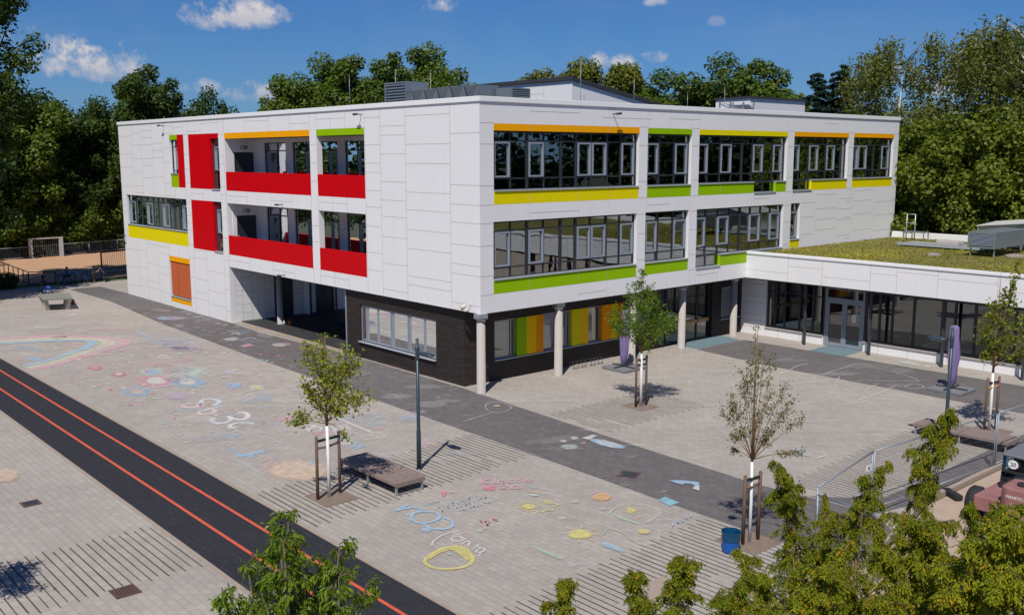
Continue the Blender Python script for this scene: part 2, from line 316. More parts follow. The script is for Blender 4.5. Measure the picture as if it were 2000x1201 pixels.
struct('sand_pitch', MB().flat([(-40, 48.6), (-4, 49.4), (40, 50.6), (60, 73.5), (10.8, 71.8), (5, 70.3), (-40, 68.4)], .0), sandm)
struct('grass_verge', MB().flat([(-30, 47.6), (-4.2, 47.7), (-.5, 46.7), (4, 44.5), (33, 44.6), (33, 50.4), (4, 49.4), (-4, 49.3), (-30, 48.4)], -.006), grassm)
struct('entrance_paving', MB().flat([(.02, 10.7), (.02, 22.85), (4.75, 22.85), (4.75, 10.7)], .004), kerbm)
# seams of grassy joints: rows of thin dark strips along the track direction, staggered like the pavers
def joints(name, x0, x1, y0f, y1f, w=.038, miss=.02):
    mb = MB(); i = 0; x = x0
    while x <= x1+1e-6:
        a = y0f(x)+(.17 if i % 2 else 0); b = y1f(x)+(.17 if i % 2 else 0); y = a
        while y < b:
            L = min(random.uniform(.4, 1.3), b-y); ww = w*random.uniform(.75, 1.15)
            if random.random() > miss: mb.flat([(x-ww/2, y), (x+ww/2, y), (x+ww*random.uniform(.35, .6), y+L), (x-ww*random.uniform(.35, .6), y+L)], .0045)
            y += L
        x += .2; i += 1
    return struct(name, mb, jointg)
joints('paving_joints', -23.0, -15.8, lambda x: -8.68, lambda x: -5.42)
joints('paving_joints', -12.46, -3.9, lambda x: -8.3+(x+12.4)*.085, lambda x: -4.95+(x+12.4)*.075)
joints('paving_joints', -.1, 5.3, lambda x: -7.42, lambda x: -4.25, .036)
joints('paving_joints', -12.4, -4.4, lambda x: -18.6, lambda x: -15.2+(x+12)*.06, .038)
joints('paving_joints', -.1, 8.5, lambda x: -17.3, lambda x: -14.6+max(0, x)*.03, .034)

# ------------------------------------------------------------------ school building
B = thing('school_building', (0, 0, 0), 'three storey white panelled school building with red, yellow and green panels and long window bands', 'school')
def FL(u, v, w): return (w, u, v)      # facade looking towards -X : u runs along Y
def FR(u, v, w): return (u, w, v)      # facade looking towards -Y : u runs along X
def fbox(mb, F, u0, v0, w0, u1, v1, w1): a, b = F(u0, v0, w0), F(u1, v1, w1); mb.box(*a, *b)
def wall_grid(F, u0, u1, v0, v1, holes, w0, w1):
    us = sorted({u0, u1, *[h for q in holes for h in q[:2] if u0 < h < u1]}); vs = sorted({v0, v1, *[h for q in holes for h in q[2:4] if v0 < h < v1]})
    sol = lambda i, j: 0 <= i < len(us)-1 and 0 <= j < len(vs)-1 and not any(a < (us[i]+us[i+1])/2 < b and c < (vs[j]+vs[j+1])/2 < d for a, b, c, d in [q[:4] for q in holes])
    mb = MB()
    for i in range(len(us)-1):
        for j in range(len(vs)-1):
            if not sol(i, j): continue
            a, b, c, d = us[i], us[i+1], vs[j], vs[j+1]
            for w in (w0, w1): mb.add([F(a, c, w), F(b, c, w), F(b, d, w), F(a, d, w)], [(0, 1, 2, 3)])
            if not sol(i-1, j): mb.add([F(a, c, w0), F(a, c, w1), F(a, d, w1), F(a, d, w0)], [(0, 1, 2, 3)])
            if not sol(i+1, j): mb.add([F(b, c, w0), F(b, c, w1), F(b, d, w1), F(b, d, w0)], [(0, 1, 2, 3)])
            if not sol(i, j-1): mb.add([F(a, c, w0), F(b, c, w0), F(b, c, w1), F(a, c, w1)], [(0, 1, 2, 3)])
            if not sol(i, j+1): mb.add([F(a, d, w0), F(b, d, w0), F(b, d, w1), F(a, d, w1)], [(0, 1, 2, 3)])
    return mb
def seam(mb, F, segs, holes, w=-.003, t=.016):
    for (u0, v0, u1, v1) in segs:
        L = math.hypot(u1-u0, v1-v0); n = max(1, int(L/.08)); run = None
        for i in range(n+1):
            uu, vv = u0+(u1-u0)*(i+.5)/n, v0+(v1-v0)*(i+.5)/n
            ok = i < n and not any(a-.02 < uu < b+.02 and c-.02 < vv < d+.02 for a, b, c, d in [q[:4] for q in holes])
            if ok and run is None: run = i
            if not ok and run is not None:
                a, b = run/n, i/n; p = (u0+(u1-u0)*a, v0+(v1-v0)*a); q = (u0+(u1-u0)*b, v0+(v1-v0)*b); run = None
                if abs(u1-u0) > abs(v1-v0): fbox(mb, F, p[0], p[1]-t/2, w, q[0], p[1]+t/2, .01)
                else: fbox(mb, F, p[0]-t/2, p[1], w, p[0]+t/2, q[1], .01)
def window(parent, F, u0, u1, v0, v1, w, mulls, sashes, trans, sv, extra=(), dark=True, sill=True, gm=None, fr=None, m=.055):
    f = MB(); g = MB(); fm = fr or darkfr
    def pane(a, b, c, d, ml, tl):
        for (x0, y0, x1, y1) in ((a, c, a+m, d), (b-m, c, b, d), (a+m, c, b-m, c+m), (a+m, d-m, b-m, d)): fbox(f, F, x0, y0, w-.04, x1, y1, w+.06)
        xs = [a+m]+sorted(q for q in ml if a+m < q < b-m)+[b-m]
        for q in xs[1:-1]: fbox(f, F, q-m/2, c+m, w-.045, q+m/2, d-m, w+.06)
        for i in range(len(xs)-1):
            l = xs[i]+(m/2 if i else 0); r = xs[i+1]-(m/2 if i < len(xs)-2 else 0)
            for t in tl:
                if c+m < t < d-m: fbox(f, F, l, t-.03, w-.035, r, t+.03, w+.05)
        g.add([F(a+m, c+m, w), F(b-m, c+m, w), F(b-m, d-m, w), F(a+m, d-m, w)], [(0, 1, 2, 3)])
    pane(u0, u1, v0, v1, mulls, trans)
    for (a, b, c, d) in extra: pane(a, b, c, d, [(a+b)/2], [])
    fo = f.build('window', fm, parent); g.build('pane', gm or glass, fo)
    for (a, b) in sashes:
        s = MB(); t = .070; c, d = sv
        for (x0, y0, x1, y1) in ((a, c, a+t, d), (b-t, c, b, d), (a+t, c, b-t, c+t), (a+t, d-t, b-t, d)): fbox(s, F, x0, y0, w-.085, x1, y1, w+.02)
        fbox(s, F, a+.02, (c+d)/2-.09, w-.12, a+.045, (c+d)/2+.05, w-.085)
        s.build('sash', lightfr, fo)
    if sill:
        s = MB(); spans = [(u0, u1, v0)]
        for (a, b, c, d) in extra: spans = [(p, q, z) for (p, q, z) in [(u0, a, v0), (b, u1, v0), (a, b, c)] if q-p > .05]
        for (p, q, z) in spans: fbox(s, F, p, z-.035, -.05, q, z+.02, w-.04)
        s.build('sill', sillm, fo)
    return fo
def panel(F, u0, u1, v0, v1, mat, w0=-.002, w1=.22, label=None, lines=()):
    mb = MB(); fbox(mb, F, u0, v0, w0, u1, v1, w1); o = mb.build('facade_panel', [mat], B)
    if lines:
        s = MB(); seam(s, F, [(x, v0, x, v1) for x in lines], [], w0-.003, .016); s.build('panel_joint', jointm, o)
    if label: o['label'] = label
    return o
TOP = 11.75
# --- facade facing the viewer's left (plane X = 0)
HL = [(29.4, 30.55, 7.71, 10.94), (28.42, 29.4, 7.71, 10.94), (24.7, 27.69, 7.71, 10.93), (23.54, 24.7, 7.71, 10.93), (13.22, 22.75, 7.69, 10.92), (8.29, 12.55, 7.69, 10.92),
      (28.45, 38.5, 4.08, 7.01), (24.7, 27.69, 4.05, 7.01), (23.54, 24.7, 4.05, 7.01), (13.24, 22.78, 4.03, 6.98), (8.31, 12.55, 4.03, 6.98), (28.42, 31.58, .33, 3.30)]
wl = wall_grid(FL, 0, 22.86, 3.3, TOP, HL, 0, .3); w2 = wall_grid(FL, 22.86, 39.3, 0, TOP, HL, 0, .3)
wl.add(w2.v, w2.f); wl.build('wall', white, B)
# --- facade facing the yard (plane Y = 0)
HR = [(.73, 9.49, 7.69, 10.92), (10.08, 13.32, 7.69, 10.90), (13.9, 21.52, 7.70, 10.90), (22.16, 27.8, 7.72, 10.91), (28.38, 33.12, 7.76, 10.93),
      (.70, 9.42, 4.05, 7.0), (10.02, 13.24, 4.08, 7.02), (13.85, 21.4, 4.08, 7.02), (22.1, 23.03, 4.6, 7.04)]
HR[7:8] = [(13.85, 18.14, 4.08, 7.02), (18.14, 21.4, 4.66, 7.02)]
wr = wall_grid(FR, .3, 33.7, 3.3, TOP, HR, 0, .3); wr.box(33.4, .3, 0, 33.7, 39.3, TOP); wr.box(.3, 39.0, 0, 33.4, 39.3, TOP); wr.build('wall', white, B)
cap = MB()
for (a, b) in (((-.06, -.06), (33.76, .34)), ((-.06, .34), (.34, 39.36)), ((33.36, .34), (33.76, 39.36)), ((.34, 38.96), (33.36, 39.36))): cap.box(a[0], a[1], TOP+.002, b[0], b[1], 11.96)
cap.build('parapet_cap', capmat, B, .015)
MB().box(.34, .34, 11.35, 33.36, 38.96, 11.6).build('roof', roofm, B)
ins = MB()
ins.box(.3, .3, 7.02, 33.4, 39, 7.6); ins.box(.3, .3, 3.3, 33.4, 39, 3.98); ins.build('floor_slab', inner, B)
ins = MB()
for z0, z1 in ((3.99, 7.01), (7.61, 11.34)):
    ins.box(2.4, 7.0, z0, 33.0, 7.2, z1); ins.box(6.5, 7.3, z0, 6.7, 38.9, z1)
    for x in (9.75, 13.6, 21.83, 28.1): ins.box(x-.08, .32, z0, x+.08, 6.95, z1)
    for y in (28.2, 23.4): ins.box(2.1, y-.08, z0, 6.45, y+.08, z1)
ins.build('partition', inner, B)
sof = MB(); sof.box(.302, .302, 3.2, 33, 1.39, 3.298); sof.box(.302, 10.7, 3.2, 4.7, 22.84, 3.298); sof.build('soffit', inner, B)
# left facade: panels
panel(FL, 29.4, 30.55, 10.64, 10.94, green); panel(FL, 29.4, 30.55, 7.71, 8.52, green); panel(FL, 28.42, 29.398, 7.71, 10.94, red)
for z0, z1 in ((7.71, 10.93), (4.05, 7.01)): panel(FL, 24.702, 27.69, z0, z1, red)
panel(FL, 23.54, 24.7, 10.64, 10.93, red)
panel(FL, 13.22, 22.75, 10.61, 10.92, amber, lines=(16.3, 19.4)); panel(FL, 8.29, 12.55, 10.61, 10.92, green, lines=(10.2,))
panel(FL, 13.22, 22.75, 7.69, 8.75, red, w1=.14); panel(FL, 8.29, 12.55, 7.69, 8.75, red, w1=.14)
panel(FL, 13.24, 22.78, 4.03, 5.12, red, w1=.14); panel(FL, 8.31, 12.55, 4.03, 5.12, red, w1=.14)
panel(FL, 28.45, 38.5, 4.08, 4.95, yellow, lines=(36.3, 34.2, 32.4, 31.2, 30.1))
panel(FL, 28.42, 31.58, 2.97, 3.30, amber); panel(FL, 28.42, 31.58, .33, .68, amber, lines=(30.3,))
window(B, FL, 29.4, 30.55, 8.55, 10.62, .18, [29.9], [(29.5, 29.9)], [10.2, 8.75], (8.8, 10.15))
for z0, z1 in ((7.72, 10.62), (4.06, 6.99)):
    window(B, FL, 23.58, 24.68, z0, z1, .20, [24.45], [(23.66, 24.40)], [z0+1.05, z1-.42], (z0+1.1, z1-.45), m=.05)
window(B, FL, 28.47, 38.48, 4.99, 7.0, .18, [38.35, 37.2, 36.2, 35.2, 34.15, 33.3, 32.5, 31.4, 30.7, 29.9, 29.4], [(37.23, 38.3), (34.18, 35.18), (31.42, 32.47), (28.6, 29.35)], [6.62], (5.12, 6.58))
wb = window(B, FL, 28.47, 31.55, .70, 2.96, .16, [30.42], [], [], (0, 0), sill=True)
bl = MB(); fbox(bl, FL, 28.53, .78, .05, 30.38, 2.9, .10); fbox(bl, FL, 30.46, .78, .05, 31.49, 2.9, .10)
o = bl.build('sun_blind', blind, wb)
# loggias
for zi, (f, t, z_p) in enumerate(((7.602, 10.60, 8.7), (3.982, 6.97, 5.1))):
    holes = [(19.0, 21.5, f+.35, t-.22), (16.0, 18.25, f+.35, t-.22), (13.6, 15.5, f+.35, t-.22), (9.6, 12.9, f+.35, t-.22)]
    wall_grid(FL, 7.9, 22.75, f, t+.02, holes, 1.8, 2.0).build('balcony_wall', white, B)
    e = MB(); e.box(.302, 22.752, f, .55, 23.0, t+.02); e.box(.55, 22.752, f+2.25, 1.78, 23.0, t+.02); e.box(1.78, 22.752, f, 2.0, 23.0, t+.02)
    e.box(.302, 7.9, f, 1.79, 8.27, t+.02); e.build('balcony_wall', white, B)
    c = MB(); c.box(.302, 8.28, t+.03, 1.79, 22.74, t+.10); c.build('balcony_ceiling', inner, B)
    d = MB(); d.box(.56, 22.80, f, 1.77, 22.86, f+2.24); dd = d.build('door', darkfr, B); MB().box(.62, 22.72, f+1.0, .66, 22.795, f+1.14).build('door_handle', steel, dd)
    s = MB(); s.box(.95, 22.735, f+2.42, 1.38, 22.75, f+2.62); sg = s.build('exit_sign', M('exit_sign_green', (.01, .22, .08), .5), B)
    ic = MB(); ic.box(.99, 22.731, f+2.45, 1.12, 22.734, f+2.59); ic.obox((1.24, 22.7325, f+2.52), (.07, 0, 0), (0, .0015, 0), (0, 0, .014))
    for q in (-1, 1): ic.obox((1.20, 22.7325, f+2.52+q*.025), (.03, 0, q*.03), (0, .0012, 0), (.008, 0, .008))
    ic.build('pictogram', capmat, sg)
    for (a, b, c0, d0) in holes:
        mid = (a+b)/2
        window(B, FL, a, b, c0, d0, 1.9, [a+.9] if b-a < 2.4 else [a+1.05, a+2.2], [(a+.1, a+.85)] if b-a < 2.4 else [(a+1.1, a+2.1)], [d0-.45], (c0+.15, d0-.5), sill=False)
# seams of the left facade
sg = []
cols = [(8.25, 6.99), (6.99, 5.05), (5.05, 1.9), (1.9, 0)]
hts = [[11.36, 10.13, 9.31, 8.9, 8.08, 7.33, 6.45, 5.23, 4.42], [10.94, 10.54, 9.72, 8.5, 7.68, 6.95, 6.04, 4.83, 3.63], [11.34, 10.13, 9.32, 8.09, 7.32, 6.46, 5.63, 4.42, 4.03], [10.54, 8.47, 7.68, 6.95, 6.04, 5.23, 4.82, 3.6]]
for (a, b), hs in zip(cols, hts):
    sg += [(b, z, a, z) for z in hs]+[(a, 3.3, a, TOP)]
for y0, y1 in ((12.58, 13.2),): sg += [(y0, z, y1, z) for z in (10.2, 9.3, 8.4, 6.2, 5.4)]
for y in (12.56, 13.21, 9.9, 11.2, 15.2, 17.5, 20.2, 22.77): sg += [(y, 10.92, y, TOP), (y, 6.98, y, 7.69), (y, 3.3, y, 4.03)]
sg += [(9.9, 11.4, 12.56, 11.4), (17.5, 11.5, 20.2, 11.5), (13.2, 11.25, 15.2, 11.25), (9.9, 7.4, 12.5, 7.4), (15.2, 7.3, 17.5, 7.3), (20.2, 7.4, 22.7, 7.4), (9.9, 3.75, 12.5, 3.75), (15.2, 3.6, 17.5, 3.6), (20.2, 3.7, 22.7, 3.7)]
rj = random.Random(3); ycols = [22.9, 23.5, 25.9, 27.72, 28.4, 30.0, 31.6, 33.4, 35.3, 36.9, 39.3]
for i in range(len(ycols)-1):
    a, b = ycols[i], ycols[i+1]; z = .5+rj.random()*.6
    sg.append((a, 0, a, TOP))
    while z < 11.6: sg.append((a, z, b, z)); z += rj.choice([.45, .8, .9, 1.2, 1.3])
js = MB(); seam(js, FL, sg, HL); js.build('cladding_joint', jointm, B)
# right facade: panels and windows
LN = (2.7, 5.6, 7.45)
panel(FR, .73, 9.49, 10.64, 10.92, amber, lines=LN); panel(FR, .73, 9.49, 7.69, 8.21, yellow, lines=LN)
panel(FR, 10.08, 13.32, 10.64, 10.90, green, lines=(11.8,)); panel(FR, 10.08, 13.32, 7.69, 8.22, green, lines=(11.7,))
panel(FR, 13.9, 21.52, 10.64, 10.90, yellow, lines=(15.7, 18.4)); panel(FR, 13.9, 18.56, 7.70, 8.23, green, lines=(15.7,)); panel(FR, 20.58, 21.52, 7.70, 8.23, green)
panel(FR, 22.16, 27.8, 10.66, 10.91, amber); panel(FR, 24.07, 27.8, 7.72, 8.25, yellow, lines=(25.9,))
panel(FR, 28.38, 33.12, 10.68, 10.93, amber); panel(FR, 28.38, 33.12, 7.76, 8.26, yellow, lines=(30.7,))
panel(FR, .70, 9.42, 4.05, 4.60, green, lines=LN); panel(FR, 10.02, 13.24, 4.08, 4.62, green, lines=(11.7,)); panel(FR, 15.86, 18.14, 4.08, 4.62, green); panel(FR, 22.1, 23.03, 4.6, 5.02, yellow)
S1 = [(.85, 1.70), (2.76, 3.6), (5.64, 6.44), (6.54, 7.43), (8.46, 9.30)]; M1 = [1.76, 2.66, 2.72, 3.64, 4.62, 4.69, 5.54, 5.60, 6.49, 7.48, 7.55, 8.42]
window(B, FR, .75, 9.47, 8.25, 10.62, .2, M1, S1, [10.24, 8.72], (8.77, 10.2)); window(B, FR, .72, 9.40, 4.64, 6.98, .2, M1, S1, [6.60, 5.08], (5.13, 6.56))
S2 = [(10.2, 10.98), (12.26, 13.15)]; M2 = [11.02, 11.12, 12.22]
window(B, FR, 10.1, 13.3, 8.25, 10.62, .2, M2, S2, [10.24, 8.72], (8.77, 10.2)); window(B, FR, 10.04, 13.22, 4.65, 7.0, .2, M2, S2, [6.60, 5.08], (5.13, 6.56))
S3 = [(14.0, 14.75), (15.84, 16.70), (18.62, 19.46), (20.44, 21.2)]; M3 = [14.8, 15.8, 16.75, 17.62, 17.70, 18.57, 19.5, 20.40]
window(B, FR, 13.92, 21.5, 8.27, 10.62, .2, M3, S3, [10.24, 8.72], (8.77, 10.2), extra=((18.58, 20.56, 7.72, 8.266),))
window(B, FR, 13.87, 21.38, 4.68, 7.0, .2, M3, [(13.98, 14.7), (15.76, 16.62), (18.5, 19.4), (20.35, 21.2)], [6.60, 5.08], (5.15, 6.58), extra=((13.87, 15.84, 4.10, 4.676),))
window(B, FR, 22.18, 27.78, 8.29, 10.64, .2, [22.95, 23.9, 24.85, 25.68, 26.6, 27.25, 27.32], [(22.25, 22.9), (23.94, 24.8), (25.73, 26.55)], [10.24, 8.76], (8.8, 10.2), extra=((22.18, 24.05, 7.74, 8.286),))
window(B, FR, 28.4, 33.1, 8.30, 10.66, .2, [29.17, 30.2, 31.0, 31.08, 31.93], [(28.5, 29.12), (29.2, 30.15), (31.98, 32.85)], [10.24, 8.78], (8.82, 10.2))
window(B, FR, 22.12, 23.01, 5.06, 7.02, .2, [], [(22.25, 22.9)], [6.62], (5.15, 6.56))
for i, x in enumerate((25.0, 26.9)):      # red curtain edges seen through the small windows
    MB().box(x-.02, .55, 8.4, x+.25, .62, 10.5).build('curtain', M('red_curtain', (.35, .06, .03), .9), B)
sg = []
for x in (9.5, 10.07, 13.33, 13.89, 21.53, 22.15, 27.81, 28.37): sg += [(x, 10.92, x, TOP), (x, 7.0, x, 7.69), (x, 3.3, x, 4.05)]
for a, b in ((0.02, .72), (9.5, 10.07), (13.33, 13.89), (21.53, 22.14), (27.82, 28.36), (33.14, 33.68)): sg += [(a, z, b, z) for z in (10.93, 10.1, 8.45, 7.69, 6.95, 6.05, 4.82, 4.05)]
for x in (2.7, 5.6, 7.45, 11.7, 15.7, 18.4, 25.9, 30.7): sg += [(x, 10.92, x, TOP), (x, 7.0, x, 7.69), (x, 3.3, x, 4.05)]
sg += [(2.7, 11.45, 5.6, 11.45), (7.0, 11.3, 10.4, 11.3), (11.7, 11.35, 13.9, 11.35), (25.2, 11.4, 26.7, 11.4), (2.7, 7.28, 5.6, 7.28), (10.1, 7.35, 11.7, 7.35), (18.6, 7.4, 20.0, 7.4), (5.6, 3.6, 7.4, 3.6), (13.9, 3.75, 15.7, 3.75)]
rj = random.Random(5); xc = [23.04, 24.6, 26.9, 28.6, 31.0, 33.68]
for i in range(len(xc)-1):
    z = 4.9+rj.random()*.6
    if i: sg.append((xc[i], 4.7, xc[i], 7.69))
    while z < 7.6: sg.append((xc[i]+rj.random()*.2, z, xc[i+1]-rj.random()*.2, z)); z += rj.choice([.6, .8, .95])
js = MB(); seam(js, FR, [q for q in sg if abs(q[0]-q[2]) < 1e-6], HR, -.003, .009); js.build('cladding_joint', M('pale_joint', (.52, .50, .50), .8), B)
js = MB(); seam(js, FR, [q for q in sg if abs(q[0]-q[2]) > 1e-6], HR, -.0034, .018); js.build('cladding_joint', jointm, B)
# wall lights on arms and a bell floodlight
def wall_light(p, d, n=(-1, 0, 0)):
    mb = MB(); p = np.array(p); d = np.array(d, float); q = p+np.array(n)*.34
    mb.tube([p, q], .025, 6); mb.tube([q-d*.16, q+d*.16], .05, 8); mb.build('wall_light', steel_d, B)
for p in ((0, 31.28, 11.53), (0, 8.46, 11.51), (0, 16.21, 7.13), (0, 16.22, 3.42)): wall_light(p, (0, 1, 0))
wall_light((0, 39.0, 4.15), (0, 1, 0)); wall_light((7.7, 0, 11.47), (1, 0, .1), (0, -1, 0))
mb = MB(); mb.tube([(-.01, .62, 3.62), (-.20, .66, 3.60)], .025, 6); mb.tube([(-.2, .7, 3.62), (-.32, .86, 3.48)], [.06, .12], 10); mb.build('floodlight', M('cream_lamp', (.62, .58, .50), .4), B)
# things standing on the inner window boards
craft_c = {'teal': (.02, .22, .20), 'orange': (.55, .15, .02), 'white': (.6, .6, .56), 'red': (.4, .03, .03), 'blue': (.03, .12, .4), 'yellow': (.6, .45, .03), 'mint': (.25, .5, .4)}
def craft(x, z, col, kind, label):
    t = thing('window_ornament', (x, .62, z), label, 'ornament', 'small things on the classroom window boards'); m_ = M('craft_'+col, craft_c[col], .7)
    if kind == 'pot':
        MB().lathe((x, .62, z), [(0, 0), (.09, 0), (.12, .18), (.10, .18), (.09, .15), (0, .15)], 12).build('pot', m_, t); r_ = np.random.default_rng(int(x*100)); c_ = np.array([x, .62, z+.3])+r_.normal(size=(70, 3))*[.12, .08, .1]; n_ = r_.normal(size=(70, 3))+[0, 0, .4]; n_ /= np.linalg.norm(n_, axis=1, keepdims=True); a_ = np.cross(n_, [0, 0, 1.])+1e-3; a_ /= np.linalg.norm(a_, axis=1, keepdims=True); b_ = np.cross(n_, a_); np_mesh('leaves', np.stack([c_+a_*.07, c_+b_*.03, c_-a_*.07, c_-b_*.03], 1), t, M('pot_leaf', (.05, .12, .03), .6))
    elif kind == 'card': d = MB(); d.obox((x, .60, z+.16), (.14, 0, 0), (0, .004, .012), (0, .05, .15)); d.build('card', m_, t); d = MB(); d.obox((x, .70, z+.13), (.14, 0, 0), (0, .004, .012), (0, -.05, .13)); d.build('card_back', m_, t)
    else: d = MB(); d.smooth = True; d.lathe((x, .62, z), [(0, 0), (.14, 0), (.16, .05), (.10, .17), (.05, .24), (0, .26)], 10); d.build('figure', m_, t)
zb2, zb1 = 8.32, 4.70
MB().box(.75, .42, 8.28, 9.45, .82, 8.315).build('window_board', inner, B); MB().box(.72, .42, 4.66, 9.4, .82, 4.695).build('window_board', inner, B); MB().box(10.1, .42, 4.66, 13.2, .82, 4.695).build('window_board', inner, B)
for x, z, c_, kd, lb in ((1.3, zb2, 'teal', 'fig', 'teal figure at the left end of the upper corner window'), (2.2, zb2, 'mint', 'pot', 'leafy plant in a mint pot in the upper corner window'), (3.9, zb2, 'orange', 'pot', 'leafy plant in an orange pot in the upper corner window'), (4.4, zb2, 'mint', 'fig', 'pale mint paper figure below the middle of the upper corner window'), (5.2, zb2, 'white', 'card', 'white folded card in the upper corner window'), (6.0, zb2, 'red', 'card', 'red folded card in the upper corner window'), (6.9, zb2, 'yellow', 'card', 'yellow folded card in the upper corner window'), (8.0, zb2, 'blue', 'card', 'blue folded card in the upper corner window'), (8.9, zb2, 'mint', 'card', 'mint folded card at the right end of the upper corner window'),
                      (1.2, zb1, 'mint', 'pot', 'leafy plant in a mint pot in the lower corner window'), (1.9, zb1, 'orange', 'fig', 'orange figure in the lower corner window'), (3.9, zb1, 'yellow', 'fig', 'yellow figure in the lower corner window'), (7.7, zb1, 'white', 'card', 'white folded card at the right of the lower corner window'), (11.3, zb1, 'white', 'pot', 'leafy plant in a white pot in the lower narrow window')): craft(x, z, c_, kd, lb)
# brick ground floor
HB = [(3.36, 9.4, .84, 2.60)]
bw = wall_grid(FL, 1.4, 10.6, 0, 3.298, HB, .25, .55)
HF = [(1.93, 10.15, .88, 2.62), (10.7, 12.3, .88, 2.62), (12.85, 17.2, 0, 3.0), (18.0, 19.6, .9, 2.62)]
b2 = wall_grid(FR, .55, 19.8, 0, 3.298, HF, 1.4, 1.7); bw.add(b2.v, b2.f)
bw.box(.55, 10.3, 0, 4.79, 10.6, 3.298); bw.build('brick_wall', brick, B)
window(B, FL, 3.37, 9.39, .86, 2.58, .36, [8.98, 8.88, 8.0, 6.9, 6.75, 5.55, 5.42, 4.3], [], [], (0, 0), sill=False, fr=lightfr, m=.07)
s = MB(); s.box(.12, 3.34, .79, .32, 9.46, .838); s.build('sill', sillm, B, .01)
mb = MB(); mb.box(.30, 9.18, .95, .33, 9.26, 2.5); mb.build('shutter_guide', rust, B)
MB().box(.62, 3.4, .9, .66, 8.6, 2.55).build('curtain', curtain, B)
for (a, b, m_) in ((3.19, 3.76, green), (3.76, 4.34, gold), (4.34, 4.78, orange), (6.60, 7.2, yellow), (7.2, 7.68, gold), (8.62, 9.25, orange), (9.25, 9.72, yellow), (9.72, 10.14, M('red_orange_panel', (.60, .10, .01), .5, spec=.1))):
    panel(FR, a+.001, b-.001, .93, 2.62, m_, 1.36, 1.62)
for a, b in ((1.95, 3.17), (4.80, 6.58), (7.70, 8.60), (10.72, 12.28), (18.02, 19.58)):
    window(B, FR, a, b, .92, 2.60, 1.55, [b-.22] if b-a > 1 else [], [], [], (0, 0), sill=False, fr=lightfr, m=.06)
s = MB(); s.box(1.9, 1.34, .86, 10.17, 1.56, .90); s.box(10.68, 1.36, .84, 12.32, 1.55, .878); s.box(17.95, 1.36, .85, 19.65, 1.55, .898); s.build('sill', sillm, B)
for a, b in ((2.2, 2.9), (5.0, 5.9), (18.2, 18.6)): MB().box(a, 1.8, .9, b, 1.85, 2.6).build('curtain', curtain, B)
def shopfront(F, u0, u1, z1, w, ms, tz, bars, parent, gm=glass_lo, z0=.0):
    o = window(parent, F, u0, u1, z0, z1, w, ms, [], [tz], (0, 0), sill=False, gm=gm, m=.09)
    if bars:
        k = MB()
        for a, b in bars: fbox(k, F, a, .92, w-.10, b, 1.10, w-.05)
        k.build('push_bar', oak, o)
    return o
shopfront(FR, 12.87, 17.18, 2.98, 1.6, [13.6, 14.9, 15.0, 16.1], 2.35, [(13.0, 13.5), (14.0, 14.85), (15.07, 16.05), (16.15, 17.05)], B)
shopfront(FL, 10.62, 22.2, 3.18, 4.85, [12.2, 13.6, 15.0, 16.4, 17.9, 19.2, 20.6], 2.5, [(10.9, 12.1), (12.3, 13.5), (13.7, 14.9), (15.1, 16.3)], B)
e = MB(); e.box(.302, 22.87, 0, 2.8, 23.1, 3.3); e.box(4.1, 22.87, 0, 5.0, 23.1, 3.3); e.box(2.8, 22.87, 2.5, 4.1, 23.1, 3.3); e.box(4.8, 22.25, 0, 5.0, 22.86, 3.3); e.build('entrance_wall', white, B)
sg = []; rj = random.Random(9)
for x0, x1 in ((.05, .75), (.75, 1.35), (1.35, 1.75), (1.75, 2.2), (2.2, 2.8), (4.12, 4.7)):
    z = .3+rj.random()*.6; sg.append((x1, 0, x1, 3.2))
    while z < 3.1: sg.append((x0, z, x1, z)); z += rj.choice([.3, .5, .8])
js = MB(); seam(js, lambda u, v, w: (u, 22.87+w, v), sg, []); js.build('cladding_joint', jointm, B)
MB().box(2.82, 22.95, .02, 4.08, 23.0, 2.48).build('door', darkfr, B)
MB().box(.22, 10.6, 0, .30, 10.68, 3.2).build('downpipe', lightfr, B)
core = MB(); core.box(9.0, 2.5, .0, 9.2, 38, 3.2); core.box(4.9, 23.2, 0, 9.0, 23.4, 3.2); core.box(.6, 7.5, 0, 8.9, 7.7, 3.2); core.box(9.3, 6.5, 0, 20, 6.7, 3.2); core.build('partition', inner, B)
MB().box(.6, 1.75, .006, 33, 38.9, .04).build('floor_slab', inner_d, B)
# round concrete columns with steel heads
for (x, y) in ((.06, .06), (4.66, .26), (9.62, .36), (13.6, .55), (18.32, .82), (1.88, 20.48)):
    c = MB(); c.lathe((x, y, 0), [(.0, 0), (.21, 0), (.21, .02), (.185, .03), (.175, 3.0), (0, 3.0)], 24); co = c.build('column', concrete, B)
    h = MB(); h.prism([(x-.24, y-.16), (x+.24, y-.16), (x+.24, y+.16), (x-.24, y+.16)], 3.12, 3.298); h.lathe((x, y, 3.0), [(.18, 0), (.21, .06), (.30, .12)], 12); h.build('column_head', steel, co)
